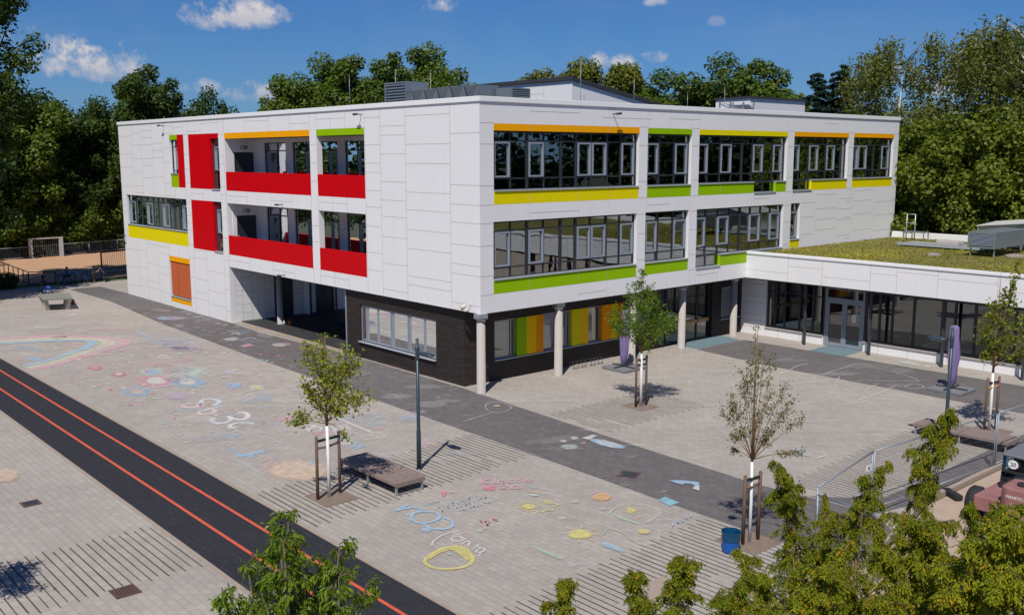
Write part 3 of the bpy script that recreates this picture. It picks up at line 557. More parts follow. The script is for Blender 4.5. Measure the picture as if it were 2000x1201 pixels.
# roof penthouse (mono-pitch wedge), flat stair head
ph = MB(); zc, x0, x1, y0, y1 = 13.42, 11.0, 19.2, 5.9, 14.5; zb = 11.6
ph.add([(x0, y0, zb), (x1, y0, zb), (x1, y1, zb), (x0, y1, zb), (x0, y0, zc), (x1, y0, 12.1), (x1, y1, 12.1), (x0, y1, zc)], [(0, 3, 2, 1), (4, 5, 6, 7), (0, 1, 5, 4), (1, 2, 6, 5), (2, 3, 7, 6), (3, 0, 4, 7)])
ph.build('penthouse', white, B)
pr = MB(); pr.add([(x0-.12, y0-.12, zc+.02), (x1+.5, y0-.12, 12.04), (x1+.5, y1+.12, 12.04), (x0-.12, y1+.12, zc+.02), (x0-.12, y0-.12, zc+.2), (x1+.5, y0-.12, 12.22), (x1+.5, y1+.12, 12.22), (x0-.12, y1+.12, zc+.2)], [(0, 3, 2, 1), (4, 5, 6, 7), (0, 1, 5, 4), (1, 2, 6, 5), (2, 3, 7, 6), (3, 0, 4, 7)])
pr.build('penthouse_roof', roofm, B)
js = MB(); seam(js, lambda u, v, w: (11.0+w, u, v), [(8.0, 11.6, 8.0, 13.4), (11.2, 11.6, 11.2, 13.4), (8.0, 12.85, 11.2, 12.85), (5.9, 12.3, 8.0, 12.3)], []); js.build('cladding_joint', jointm, B)
MB().box(24.4, 4.5, 11.6, 30.2, 7.0, 12.98).build('stair_head', white, B); MB().box(24.3, 4.4, 12.982, 30.3, 7.1, 13.08).build('stair_head_roof', roofm, B)

# things standing on the roof
def louvre(name, x0, y0, z0, x1, y1, z1, face, label, legs=0):
    t = thing(name, ((x0+x1)/2, (y0+y1)/2, z0-legs), label, 'ventilation unit')
    b = MB(); b.box(x0, y0, z0, x1, y1, z1); b.build('casing', zinc, t); l = MB(); n = 10; f = MB(); k = .05; bk = MB()
    bk.box(x0-.006, y0+.07, z0+.07, x0-.001, y1-.07, z1-.07) if face == 'x' else bk.box(x0+.06, y0-.006, z0+.06, x1-.06, y0-.001, z1-.06); bk.build('dark_backing', rubber, t)  # black backing sheet stands in for the shade between the slats
    for i in range(n):
        z = z0+.1+(z1-z0-.2)*(i+.5)/n; h = (z1-z0-.2)/n*.4
        if face == 'x': l.obox((x0-.035, (y0+y1)/2, z), (.024, 0, -h*.45), (0, (y1-y0)/2-.09, 0), (.004, 0, h*.55))
        else: l.obox(((x0+x1)/2, y0-.035, z), ((x1-x0)/2-.09, 0, 0), (0, .024, -h*.45), (0, .004, h*.55))
    l.build('louvre', lightfr if legs else zinc, t)
    if face == 'x': f.box(x0-.06, y0, z0, x0-.002, y0+.08, z1); f.box(x0-.06, y1-.08, z0, x0-.002, y1, z1); f.box(x0-.06, y0+.08, z1-.08, x0-.002, y1-.08, z1); f.box(x0-.06, y0+.08, z0, x0-.002, y1-.08, z0+.08)
    else: f.box(x0, y0-.06, z0, x0+.06, y0-.002, z1); f.box(x1-.06, y0-.06, z0, x1, y0-.002, z1); f.box(x0+.06, y0-.06, z1-.06, x1-.06, y0-.002, z1)
    f.build('frame', zinc, t)
    if legs:
        g = MB()
        for x in (x0+.15, x1-.15):
            for y in (y0+.1, y1-.1): g.box(x-.03, y-.03, z0-legs, x+.03, y+.03, z0)
        g.build('leg', steel, t)
    return t
louvre('ventilation_louvre', 3.2, 9.35, 11.6, 4.4, 11.2, 13.2, 'x', 'grey louvred ventilation box above the left facade on the school roof')
louvre('ventilation_louvre', 4.3, 3.0, 11.6, 5.4, 4.0, 12.62, 'y', 'dark louvred ventilation box in front of the white penthouse on the school roof')
t = thing('roof_duct', (3.8, 6.5, 11.6), 'long zinc duct with folded triangular faces beside the louvred box on the school roof', 'duct')
d = MB(); n = 5; L = (9.3-4.2)/n
d.box(3.4, 4.2, 11.6, 4.6, 9.3, 12.5); d.build('duct_casing', zinc, t); d = MB()
for i in range(n):
    y0 = 4.2+i*L; y1 = y0+L; ym = (y0+y1)/2
    d.add([(3.37, y0, 12.78), (3.37, y1, 12.78), (3.05, ym, 12.72), (3.38, ym, 11.95)], [(0, 2, 3), (2, 1, 3), (0, 1, 2)])
    d.add([(3.375, y0, 12.78), (3.375, y0, 11.9), (3.375, ym, 11.95)], [(0, 1, 2)]); d.add([(3.375, y1, 12.78), (3.375, ym, 11.95), (3.375, y1, 11.9)], [(0, 1, 2)])
d.box(3.38, 4.2, 12.5, 4.6, 9.3, 12.78); d.build('folded_panel', zinc, t)
for (x, y, zt, w) in ((5, 17.38, 14.1, 'left of the louvred box, over the red panels'), (5, 12.91, 14.1, 'just left of the grey louvred box'), (5, 9.85, 13.8, 'rising from the folded duct'), (10.9, 5.2, 14.4, 'at the corner of the penthouse'), (14.7, 5, 13.75, 'over the sloping penthouse roof'), (19.17, 5, 13.1, 'right of the penthouse wedge'), (22.57, 5, 13.6, 'beside the stair head')):
    t = thing('lightning_rod', (x, y, 11.6), 'thin lightning rod on the school roof '+w, 'lightning rod', 'lightning rods on the roof')
    MB().tube([(x, y, 11.66), (x, y, zt)], [.014, .007], 5).build('rod', steel, t); MB().lathe((x, y, 11.6), [(0, 0), (.18, 0), (.16, .08), (0, .08)], 10).build('base', concrete, t)
t = thing('roof_pipe_rack', (22.8, 4.6, 11.6), 'bundle of grey pipes on a rack beside the stair head on the roof', 'pipe rack'); d = MB()
for i in range(5): d.tube([(21.9, 4.2+i*.15, 12.3+.07*i), (24.2, 4.2+i*.12, 12.35+.1*((i*7) % 3))], .05, 6)
d.build('pipe', zinc, t); d = MB()
for x in (21.95, 23.2, 24.2): d.box(x-.04, 4.1, 11.6, x+.04, 4.16, 12.7); d.box(x-.04, 4.84, 11.6, x+.04, 4.9, 12.7)
d.build('rack_post', steel, t)

# ------------------------------------------------------------------ single storey annex with green roof
A = thing('glazed_annex', (20, -12, 0), 'low annex with white fascia, floor to ceiling glazing and planted flat roof', 'annex')
FA = FL
an = MB(); an.box(18.13, -30, 3.3, 18.40, -.003, 4.55); an.box(18.4, -30, 3.3, 33.1, -.31, 3.6); an.box(18.4, -30, 4.2, 33.1, -.31, 4.5); an.build('fascia', white, A)
cp = MB(); cp.box(18.08, -30, 4.552, 18.46, -.01, 4.68); cp.box(32.9, -30, 4.5, 33.25, -.32, 4.98); cp.build('parapet_cap', capmat, A, .012)
sg = []
for y in (-2.53, -4.46, -7.0, -8.3, -10.23, -12.84, -14.6, -17.2): sg.append((y, 3.3, y, 4.55))
yy = [-.02, -2.53, -4.46, -7.0, -8.3, -10.23, -12.84, -14.6, -17.2]
for i, z in enumerate((3.73, 4.1, 3.74, 4.14, 4.32, 4.17, 3.9, 4.2)): sg.append((yy[i+1], z, yy[i], z))
js = MB(); seam(js, lambda u, v, w: (18.13+w, u, v), sg, []); js.build('cladding_joint', M('fine_joint', (.42, .36, .32), .8), A)
tag(MB().flat([(18.46, -30), (32.9, -30), (32.9, -.32), (18.46, -.32)], 4.62).build('roof_substrate', sedum, A))
rng = np.random.default_rng(11)
def quads(C, N, S, asp, rng, diamond=True):
    n = len(C); N = N/np.linalg.norm(N, axis=1, keepdims=True); t = rng.normal(size=(n, 3)); t -= (t*N).sum(1, keepdims=True)*N; t /= np.linalg.norm(t, axis=1, keepdims=True)+1e-9
    b = np.cross(N, t); S = S[:, None]; h = t*S*.5; w = b*S*.5*asp
    return np.stack([C+h, C+w*1.0+h*.1, C-h, C-w+h*.1], 1)
n = 16000; P = np.stack([rng.uniform(18.5, 32.8, n), rng.uniform(-14, -.4, n), np.full(n, 4.64)], 1); P[:, 2] += rng.random(n)**2*.05*(1+.9*np.sin(P[:, 0]*1.3)*np.cos(P[:, 1]*1.1))
Nn = rng.normal(size=(n, 3))*.9+[0, 0, .8]
X_, Y_ = P[:, 0], P[:, 1]; patch = .47+.26*np.sin(X_*.42+1.7*np.sin(Y_*.45))+.2*np.sin(Y_*.8+1.3*np.sin(X_*.5+1))+.12*np.sin(X_*1.3+Y_*1.1); keep = rng.random(n) < .35+.6*patch
sm_ = leaf_mat('sedum_leaf', (.27, .13, .055), (.42, .36, .04), None, 0, .2); rp_ = [q for q in sm_.node_tree.nodes if q.type == 'VALTORGB'][0].color_ramp.elements
for p_, c_ in ((.30, (.26, .17, .05)), (.47, (.13, .14, .022)), (.64, (.30, .26, .034))): e_ = rp_.new(p_); e_.color = c4(c_)
sed = np_mesh('roof_planting', quads(P, Nn, rng.uniform(.04, .11, n), .7, rng)[keep], None, sm_, np.clip(patch+rng.normal(size=n)*.12, 0, 1)[keep])
tag(sed, 'low yellow green and reddish sedum covering the annex roof', 'green roof', kind='stuff')
bs = MB(); bs.box(19.800, -30, 0, 20.100, -5.9, .44); bs.box(19.800, -3.68, 0, 20.100, -.22, .44); bs.build('base_wall', white, A)
bc = MB(); bc.box(19.730, -30, .442, 20.150, -5.9, .50); bc.box(19.730, -3.68, .442, 20.150, -.22, .50); bc.build('sill', concrete, A)
js = MB(); seam(js, lambda u, v, w: (19.800+w, u, v), [(y, 0, y, .44) for y in (-1.0, -2.3, -6.7, -8.2, -10.1, -11.8, -13.2)], []); js.build('cladding_joint', jointm, A)
ew = MB(); ew.box(19.800, -.2, 0, 20.100, 1.39, 3.298); ew.build('end_wall', white, A)
js = MB(); seam(js, lambda u, v, w: (19.800+w, u, v), [(-.2, z, 1.39, z) for z in (.4, .75, 1.1, 1.75, 2.1, 2.75)], []); js.build('cladding_joint', jointm, A)
gl = window(A, FA, -3.70, -.24, .51, 3.28, 19.920, [-.7, -1.3, -2.2, -2.98], [], [2.45], (0, 0), sill=False, gm=glass_lo, m=.09)
window(A, FA, -29.9, -5.9, .51, 3.28, 19.920, [-6.65, -7.3, -8.37, -9.75, -10.34, -11.25, -13.0, -14.6, -16, -18], [], [2.95], (0, 0), sill=False, gm=glass_lo, m=.11)
dr = MB()
for (a, b, c, d_) in ((-5.88, -3.72, 2.36, 2.50), (-5.88, -3.72, 2.94, 3.28), (-5.88, -5.78, 0.01, 2.36), (-3.82, -3.72, 0.01, 2.36), (-5.88, -5.78, 2.5, 2.94), (-3.82, -3.72, 2.5, 2.94)): dr.box(19.820, a, c, 19.940, b, d_)
dro = dr.build('door_frame', lightfr, A)
for (a, b) in ((-5.775, -4.80), (-4.79, -3.825)):
    d = MB(); d.box(19.830, a, .02, 19.900, a+.12, 2.35); d.box(19.830, b-.12, .02, 19.900, b, 2.35); d.box(19.830, a+.12, .02, 19.900, b-.12, .20); d.box(19.830, a+.12, 2.22, 19.900, b-.12, 2.35)
    lf = d.build('door', lightfr, dro); g = MB(); g.add([(19.870, a+.12, .2), (19.870, b-.12, .2), (19.870, b-.12, 2.22), (19.870, a+.12, 2.22)], [(0, 1, 2, 3)]); g.build('pane', glass_lo, lf) if False else g.build('door_pane', glass_lo, dro)
    hy = b-.06 if a < -5 else a+.06
g = MB(); g.add([(19.880, -5.78, 2.5), (19.880, -3.82, 2.5), (19.880, -3.82, 2.94), (19.880, -5.78, 2.94)], [(0, 1, 2, 3)]); g.build('door_pane', glass_lo, dro)
h = MB(); h.tube([(19.770, -4.74, .95), (19.770, -4.74, 1.25)], .014, 6); h.tube([(19.770, -4.85, .95), (19.770, -4.85, 1.25)], .014, 6); h.build('door_handle', steel, dro)
nt = MB(); nt.box(19.855, -5.45, 1.35, 19.863, -5.2, 1.75); nt.build('notice', M('paper', (.7, .72, .66), .9), dro)
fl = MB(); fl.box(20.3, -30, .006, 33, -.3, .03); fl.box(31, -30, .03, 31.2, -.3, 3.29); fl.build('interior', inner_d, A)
yp = MB(); yp.box(20.6, -3.45, .03, 20.66, -3.15, 3.0); yp.build('interior_panel', yellow, A); yp = MB(); yp.box(20.7, -3.75, .03, 20.76, -3.47, 3.0); yp.build('interior_panel', red, A)
for y in (-3.04, -6.61, -10.2, -13.75, -17.3): c = MB(); c.box(19.03, y-.055, 0, 19.15, y+.055, 3.298); c.build('column', steel_d, A)
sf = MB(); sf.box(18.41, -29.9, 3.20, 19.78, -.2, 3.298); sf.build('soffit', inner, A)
louvre('ventilation_louvre', 24.9, -9.85, 5.05, 29.0, -8.5, 5.85, 'x', 'aluminium louvred ventilation unit on legs on the planted annex roof', .43)
t = thing('roof_ladder', (32.4, -1.9, 4.62), 'galvanised ladder with handrail and step platform at the rear edge of the annex roof', 'ladder'); d = MB()
for y in (-1.6, -2.12): d.tube([(32.2, y, 4.62), (32.2, y, 6.15)], .035, 6)
for z in (5.05, 5.6, 6.13): d.tube([(32.2, -1.6, z), (32.2, -2.12, z)], .025, 6)
d.build('handrail', steel, t); MB().box(31.7, -2.95, 5.06, 32.4, -1.6, 5.12).build('platform', zinc, t); d = MB()
for x, y in ((31.75, -2.9), (31.75, -1.65), (32.35, -2.9)): d.box(x-.03, y-.03, 4.62, x+.03, y+.03, 5.06)
d.build('leg', steel, t)
t = thing('skylight_tray', (28.8, -5.2, 4.62), 'flat light grey metal tray with white covers lying on the planted annex roof', 'roof hatch')
d = MB(); d.box(27.4, -8.3, 4.70, 29.4, -3.5, 4.78); d.box(27.4, -8.3, 4.78, 27.46, -3.5, 4.86); d.build('tray', sillm, t); d = MB(); d.box(28.0, -6.6, 4.78, 28.9, -5.4, 5.02); d.box(28.2, -7.9, 4.78, 29.0, -7.2, 5.05); d.build('cover', concrete, t, .05)
t = thing('plastic_greenhouse', (31.5, -9.5, 4.62), 'translucent plastic covered frame with pale roof sheets on the annex roof', 'plastic shelter')
poly = glass_mat('milky_plastic', (.34, .36, .38), .34, .5, .35); d = MB()
ys = [-6.9, -7.6, -8.4, -9.2, -10.2, -11.5, -13]
for i in range(len(ys)-1):
    d.add([(29.8, ys[i], 4.75), (29.8, ys[i+1], 4.75), (29.8, ys[i+1], 5.75+.10*(i+1)), (29.8, ys[i], 5.75+.10*i)], [(0, 1, 2, 3)])
d.add([(29.8, -6.9, 4.75), (32.2, -6.9, 4.75), (32.2, -6.9, 5.85), (29.8, -6.9, 5.75)], [(0, 1, 2, 3)]); d.build('sheet', poly, t)
d = MB(); d.add([(29.7, -6.8, 5.80), (32.3, -6.8, 5.92), (32.3, -13, 6.62), (29.7, -13, 6.42), (29.7, -6.8, 5.84), (32.3, -6.8, 5.96), (32.3, -13, 6.66), (29.7, -13, 6.46)], [(0, 3, 2, 1), (4, 5, 6, 7), (0, 1, 5, 4), (1, 2, 6, 5), (2, 3, 7, 6), (3, 0, 4, 7)]); d.build('roof_sheet', M('pale_plastic_roof', (.55, .54, .50), .5), t)
d = MB()
for y in ys: d.box(29.74, y-.035, 4.62, 29.79, y+.035, 5.7)
d.build('post', steel, t)
for x, y, s in ((26.0, -10.4, .5), (23.6, -7.4, .35)):
    t = MB(); t.smooth = True; t.lathe((x, y, 4.6), [(s, 0), (s*1.03, .06), (s*.9, .13), (s*.5, .17), (0, .17)], 7); tag(t.build('stone', M('stone', (.26, .23, .19), .9, var=.3)), 'pale boulder beside the legs of the annex roof ventilation unit' if s > .4 else 'small flat stone in the sedum left of the louvred unit', 'stone')

# ------------------------------------------------------------------ mats and drains
def mat_thing(poly, label): return tag(MB().prism(poly, .006, .02).build('door_mat', matm), label, 'door mat')
mat_thing([(.95, 19.6), (2.62, 19.6), (2.62, 13.9), (.95, 13.9)], 'long blue grey mat in front of the recessed left entrance')
mat_thing([(14.1, 1.35), (18.0, 1.35), (17.6, -.15), (14.1, -.15)], 'blue grey mat before the dark glass doors behind the round columns')
mat_thing([(17.92, -4.05), (19.75, -4.0), (19.75, -5.88), (17.9, -5.96)], 'blue grey mat in front of the double door of the annex')
def drain(x, y, s, rz, label, slots=True):
    t = thing('drain_grate', (x, y, 0), label, 'drain'); c, q = math.cos(rz), math.sin(rz)
    d = MB()
    for i in (-1, 1): d.obox((x+c*i*s/2, y+q*i*s/2, .008), (c*.03, q*.03, 0), (-q*(s/2+.03), c*(s/2+.03), 0), (0, 0, .008)); d.obox((x-q*i*s/2, y+c*i*s/2, .007), (c*s/2, q*s/2, 0), (-q*.03, c*.03, 0), (0, 0, .008))
    d.build('rim', rust, t); d = MB()
    for i in range(-3, 4): d.obox((x+c*i*s/8, y+q*i*s/8, .006), (c*s*(.038 if slots else .06), q*s*(.038 if slots else .06), 0), (-q*s*.47, c*s*.47, 0), (0, 0, .006))
    d.build('grate', rust if slots else steel_d, t); MB().flat([(x-s*.45, y-s*.45), (x+s*.45, y-s*.45), (x+s*.45, y+s*.45), (x-s*.45, y+s*.45)], .002).build('shaft_dark_sheet', rubber, t)  # flat black sheet stands in for the unlit depth under the grate
drain(-17.61, -1.41, .42, 0, 'small dark square drain cover left of the running track', False); drain(-17.67, -8.83, .5, 0, 'rusty slotted drain grate below the striped paving joints at lower left')
drain(-3.16, -10.91, .55, .4, 'rusty square drain cover on the dark paving strip', False); drain(-9.01, 24.75, .6, 0, 'rusty framed manhole on the pink edge of the chalk rainbow', False)
for (cx, cy, hx, hy, lab) in ((-11.0, -6.6, .55, .62, ''), (3.35, -5.68, .53, .58, ''), (-4.79, -16.4, .55, .62, ''), (9.98, -16.2, .55, .6, '')):
    struct('tree_pit', MB().flat([(cx-hx, cy-hy), (cx+hx, cy-hy), (cx+hx, cy+hy), (cx-hx, cy+hy)], .008), pitm)
struct('concrete_slab', MB().flat([(-9.2, -17.3), (-8.0, -17.3), (-8.0, -16.3), (-9.2, -16.3)], .009), kerbm)

# ------------------------------------------------------------------ street furniture
def bench(x0, y0, x1, y1, label):
    zt = .40; t = thing('bench', ((x0+x1)/2, (y0+y1)/2, 0), label, 'bench', 'timber platform benches'); ym = (y0+y1)/2
    for a, b in ((y0, ym-.012), (ym+.012, y1)):
        d = MB(); n = 9; w = (x1-x0)/n
        for i in range(n): d.box(x0+i*w+.006, a+.02, zt-.10, x0+(i+1)*w-.006, b-.02, zt-random.random()*.004)
        d.box(x0+.01, a, zt-.13, x1-.01, a+.018, zt-.005) ; d.box(x0+.01, b-.018, zt-.13, x1-.01, b, zt-.005); d.build('seat', wood, t, .004)
    for y in (y0+.08, ym, y1-.08):
        d = MB()
        for x in (x0+.08, x1-.08): d.box(x-.03, y-.03, 0, x+.03, y+.03, zt-.14)
        d.box(x0+.05, y-.025, zt-.16, x1-.05, y+.025, zt-.135); d.box(x0+.112, y-.02, .02, x1-.112, y+.02, .05); d.build('leg', steel, t)
bench(-9.64, -7.82, -8.58, -4.70, 'weathered timber platform bench beside the young tree nearest the running track')
bench(7.55, -17.75, 8.60, -14.55, 'weathered timber platform bench behind the construction fence at right')
def lamp(x, y, dy, label):
    t = thing('street_lamp', (x, y, 0), label, 'street lamp', 'short lamp posts'); H = 4.14
    d = MB(); d.tube([(x, y, 0), (x, y, 1.2), (x, y, 1.25), (x, y, H)], [.075, .07, .058, .045], 14); d.lathe((x, y, 0), [(.11, 0), (.11, .02), (.08, .04)], 14); d.tube([(x, y, 3.45), (x, y, 3.5), (x, y, 3.85), (x, y, 3.9)], [.046, .068, .068, .046], 12); d.build('pole', lampm, t)
    d = MB(); d.tube([(x, y, 3.72), (x, y+dy*.16, 3.72)], .03, 8); d.build('arm', lampm, t)
    h = MB(); h.smooth = True; prof = [(.14, .05, .03), (.22, .10, .06), (.40, .15, .08), (.58, .16, .08), (.72, .12, .06), (.80, .05, .02)]; n = 14; vs = []; fs = []
    for (s, w, hh) in prof:
        for j in range(n): a = 2*math.pi*j/n; vs.append((x+w*math.cos(a), y+dy*s, 3.72-.02*s+hh*math.sin(a)*(1 if math.sin(a) > 0 else .55)))
    for i in range(len(prof)-1):
        for j in range(n): fs.append((i*n+j, i*n+(j+1) % n, (i+1)*n+(j+1) % n, (i+1)*n+j))
    fs += [tuple(range(n)), tuple(range((len(prof)-1)*n, len(prof)*n))]; h.add(vs, fs); h.build('lamp_head', lampm, t)
    h = MB(); h.prism([(x-.09, y+dy*.34), (x+.09, y+dy*.34), (x+.09, y+dy*.66), (x-.09, y+dy*.66)], 3.645, 3.668); h.build('lens', M('lamp_lens', (.6, .62, .6), .2), t)
lamp(-7.63, -6.19, -1, 'dark blue street lamp beside the timber bench in the middle of the yard'); lamp(6.45, -16.2, 1, 'dark blue street lamp in front of a purple parasol at right')
def parasol(x, y, lean, label):
    t = thing('parasol', (x, y, 0), label, 'parasol', 'closed purple parasols')
    for i, (dx, dy) in enumerate(((-.36, -.36), (.36, -.36), (-.36, .36), (.36, .36))): MB().box(x+dx-.35, y+dy-.35, .01, x+dx+.35, y+dy+.35, .12+.002*i).build('base_slab', slab, t, .01)
    d = MB(); d.bar((x-.65, y, .15), (x+.65, y, .15), .08, .05); d.bar((x, y-.65, .15), (x, y+.65, .15), .08, .05); d.tube([(x, y, .13), (x, y, .32)], .10, 12); d.tube([(x, y, .3), (x+.02, y, 2.74)], .03, 8); d.build('pole', steel_d, t)
    c = MB(); c.smooth = True; n = 22; prof = [(.10, .30), (.13, .33), (.16, .7), (.19, 1.1), (.215, 1.5), (.20, 1.95), (.17, 2.35), (.16, 2.6), (.14, 2.72), (.03, 2.76)]; vs = []; fs = []
    for i, (r, z) in enumerate(prof):
        for j in range(n): a = 2*math.pi*j/n; rr = r*(1+.20*math.sin(5*a+z*1.3)*min(1, z)+.10*math.sin(9*a-z*3)+.05*math.sin(17*a+z*5)); vs.append((x+lean[0]*(z-.3)+rr*math.cos(a), y+lean[1]*(z-.3)+rr*math.sin(a), z))
    for i in range(len(prof)-1):
        for j in range(n): fs.append((i*n+j, i*n+(j+1) % n, (i+1)*n+(j+1) % n, (i+1)*n+j))
    c.add(vs, fs); c.build('cover', purple, t)
    if lean[0] > .02: MB().tube([(x+.12, y-.1, 2.45), (x+.12, y-.1, 2.58)], [.12, .03], 8).build('cap', orange, t)
parasol(7.84, -.75, (.03, -.02), 'closed purple parasol on slabs behind the young tree near the round columns'); parasol(14.85, -12.6, (-.005, .01), 'closed purple parasol on slabs in front of the annex glazing')
t = thing('waste_bin', (-5.68, -16.5, 0), 'blue plastic waste bin with a teal bag over its rim beside a staked tree', 'bin'); t.scale = (.93, .93, .88); x, y = -5.68, -16.5
d = MB(); n = 14
def drum(mb, prof, n, jit=0.0):
    rj2 = random.Random(2); J = [1+rj2.uniform(-jit, jit) for _ in range(n)]; vs = [(x+r*J[j]*math.cos(2*math.pi*j/n), y+r*J[j]*math.sin(2*math.pi*j/n), z) for r, z in prof for j in range(n)]; fs = [(i*n+j, i*n+(j+1) % n, (i+1)*n+(j+1) % n, (i+1)*n+j) for i in range(len(prof)-1) for j in range(n)]; mb.add(vs, fs)
drum(d, [(.0, .03), (.21, .03), (.225, .05), (.235, .42), (.22, .42), (.20, .06), (0, .06)], n); d.build('tub', binblue, t); d = MB(); drum(d, [(.242, .36), (.250, .40), (.245, .52), (.262, .62), (.245, .62), (.215, .45), (.15, .25), (0, .22)], 20, .04); d.build('bin_bag', bagblue, t)
d = MB()
for a in (0.5, 2.6, 4.7): d.obox((x+.15*math.cos(a), y+.15*math.sin(a), .015), (.04, 0, 0), (0, .04, 0), (0, 0, .015))
d.build('foot', rubber, t)
def hoop(x, y, label):
    t = thing('bicycle_rack', (x, y, 0), label, 'bicycle rack', 'low bicycle racks by the brick wall'); d = MB()
    for k in (-.12, .12): d.tube([(x+k, y-.02, 0)]+[(x+k+.19*math.cos(a)*0, y-.02+.19*(1-math.cos(a)), .10+.22*math.sin(a)) for a in np.linspace(0, math.pi, 9)], .012, 6)
    d.build('hoop', steel_d, t); MB().bar((x-.2, y+.02, .03), (x+.2, y+.02, .03), .05, .04).build('foot_rail', steel, t)
for i, x in enumerate((6.25, 6.75, 7.35, 7.85)): hoop(x, .72, ('low steel bicycle rack by the black brick wall, '+('nearest the round column', 'second from the round column', 'second from the parasol', 'nearest the parasol')[i]))
# small things in the left entrance
t = thing('bucket', (2.1, 19.8, 0), 'small orange bucket standing beside the left entrance column', 'bucket'); d = MB(); d.lathe((2.1, 19.8, .006), [(0, 0), (.10, 0), (.14, .26), (.13, .26), (.09, .02)], 14); d.build('pail', M('bucket_orange', (.72, .12, .01), .5), t); d = MB(); d.tube([(2.1+.13*math.cos(a), 19.8, .27+.10*math.sin(a)) for a in np.linspace(0, math.pi, 9)], .008, 5); d.build('handle', steel, t)
t = thing('flask', (1.82, 19.95, 0), 'small grey metal can beside the orange bucket', 'can'); MB().lathe((1.82, 19.95, .006), [(0, 0), (.09, 0), (.09, .2), (.05, .25)], 12).build('body', steel, t); MB().lathe((1.82, 19.95, .25), [(.055, 0), (.055, .06), (0, .06)], 10).build('lid', lightfr, t)

# stone table tennis table
t = thing('table_tennis_table', (-5.7, 36.9, 0), 'grey green concrete table tennis table at the far left of the yard', 'table'); d = MB(); cx, cy = -5.75, 37.2
ct = M('greenish_concrete', (.20, .205, .17), .8, var=.15, vscale=3)
TT = [np.array(q) for q in ((-6.55, 37.35), (-6.95, 34.75), (-5.35, 34.15), (-4.75, 36.75))]; tc_ = sum(TT)/4
d.prism([tuple(q) for q in (TT[0], TT[3], TT[2], TT[1])][::-1], .68, .78); d.build('table_top', ct, t, .01)
for q in TT:
    d = MB(); a = tc_+(q-tc_)*.80; b = tc_+(q-tc_)*.66; w = .13; v = .10
    d.add([(a[0]+i*w, a[1]+j*w, .679) for i, j in ((-1, -1), (1, -1), (1, 1), (-1, 1))]+[(b[0]+i*v, b[1]+j*v, 0) for i, j in ((-1, -1), (1, -1), (1, 1), (-1, 1))], [(0, 1, 2, 3), (4, 5, 6, 7), (0, 1, 5, 4), (1, 2, 6, 5), (2, 3, 7, 6), (3, 0, 4, 7)]); d.build('leg', concrete, t)
t = thing('school_bag', (-4.75, 37.6, 0), 'dark red school bag lying under the table tennis table', 'bag'); d = MB(); d.smooth = True; d.lathe((-4.7, 36.6, 0), [(0, 0), (.22, .02), (.24, .15), (.18, .32), (.05, .38), (0, .38)], 10); d.build('body', M('maroon_cloth', (.10, .02, .025), .9), t); MB().tube([(-4.9, 36.5, .1), (-5.0, 36.4, .25), (-4.8, 36.5, .36)], .02, 5).build('strap', rubber, t)

# construction fence panels and their feet
mesh_m = M('fence_wire', (.27, .31, .36), .5, .4)
def fence_panel(p, q, label, H=1.8):
    p, q = np.array(p, float), np.array(q, float); t = thing('construction_fence', ((p[0]+q[0])/2, (p[1]+q[1])/2, 0), label, 'fence', 'mobile construction fence panels'); r = .022
    u = (q-p)/np.linalg.norm(q-p); a, b = p+u*.06, q-u*.06; d = MB(); P3 = lambda s, z: (s[0], s[1], z)
    d.tube([P3(a, .02), P3(a, H)], r, 8); d.tube([P3(b, .02), P3(b, H)], r, 8); d.tube([P3(a, H), P3(b, H)], r, 8); d.tube([P3(a, .18), P3(b, .18)], r*.9, 8); d.build('frame', mesh_m, t)
    d = MB(); L = np.linalg.norm(b-a); n = int(L/.11)
    for i in range(1, n): s = a+(b-a)*i/n; d.bar(P3(s, .19), P3(s, H-.02), .0018)
    for k in range(1, 7): z = .18+(H-.2)*k/7; d.bar(P3(a, z), P3(b, z), .002)
    d.build('wire_mesh', mesh_m, t); return t
pts = [(-4.55, -18.1), (-.81, -17.53), (2.35, -17.83), (5.7, -18.1), (9.1, -18.3)]
labs = ['leftmost mesh panel of the construction fence over the dark paving', 'mesh fence panel between the concrete foot and the telehandler', 'mesh fence panel in front of the right timber bench', 'mesh fence panel behind the telehandler at the right edge']
for i in range(4): fence_panel(pts[i], pts[i+1], labs[i])
fence_panel((-4.75, -18.2), (-5.0, -20.8), 'mesh fence panel turned towards the viewer at the fence corner', 1.72)
for (x, y, a, l) in ((-1.35, -17.85, .75, 'black rubber fence foot under the construction fence, in front of the drooping conifers'), (2.3, -18.35, .6, 'black rubber fence foot beside the telehandler')):
    t = thing('ballast_block', (x, y, 0), l, 'fence foot'); d = MB(); d.obox((x, y, .09), (.11*math.cos(a), -.11*math.sin(a), 0), (.36*math.sin(a), .36*math.cos(a), 0), (0, 0, .07)); d.build('block', rubber, t, .02); d = MB(); d.tube([(x, y, .15), (x, y, .19)], .04, 8); d.build('socket', steel_d, t)
for (i, k) in ((1, .9), (2, .9)):
    p = np.array(pts[i-1])*(1-k)+np.array(pts[i])*k; t = thing('fence_sign', (p[0], p[1], 1.4), 'small white sign with dark mark on the fence '+('left of the conifer' if i == 1 else 'before the lamp post'), 'sign'); d = MB(); d.box(p[0]-.13, p[1]-.03, 1.35, p[0]+.13, p[1]-.02, 1.52); d.build('plate', capmat, t); d = MB(); d.box(p[0]-.03, p[1]-.034, 1.39, p[0]+.04, p[1]-.031, 1.47); d.build('mark', steel_d, t)

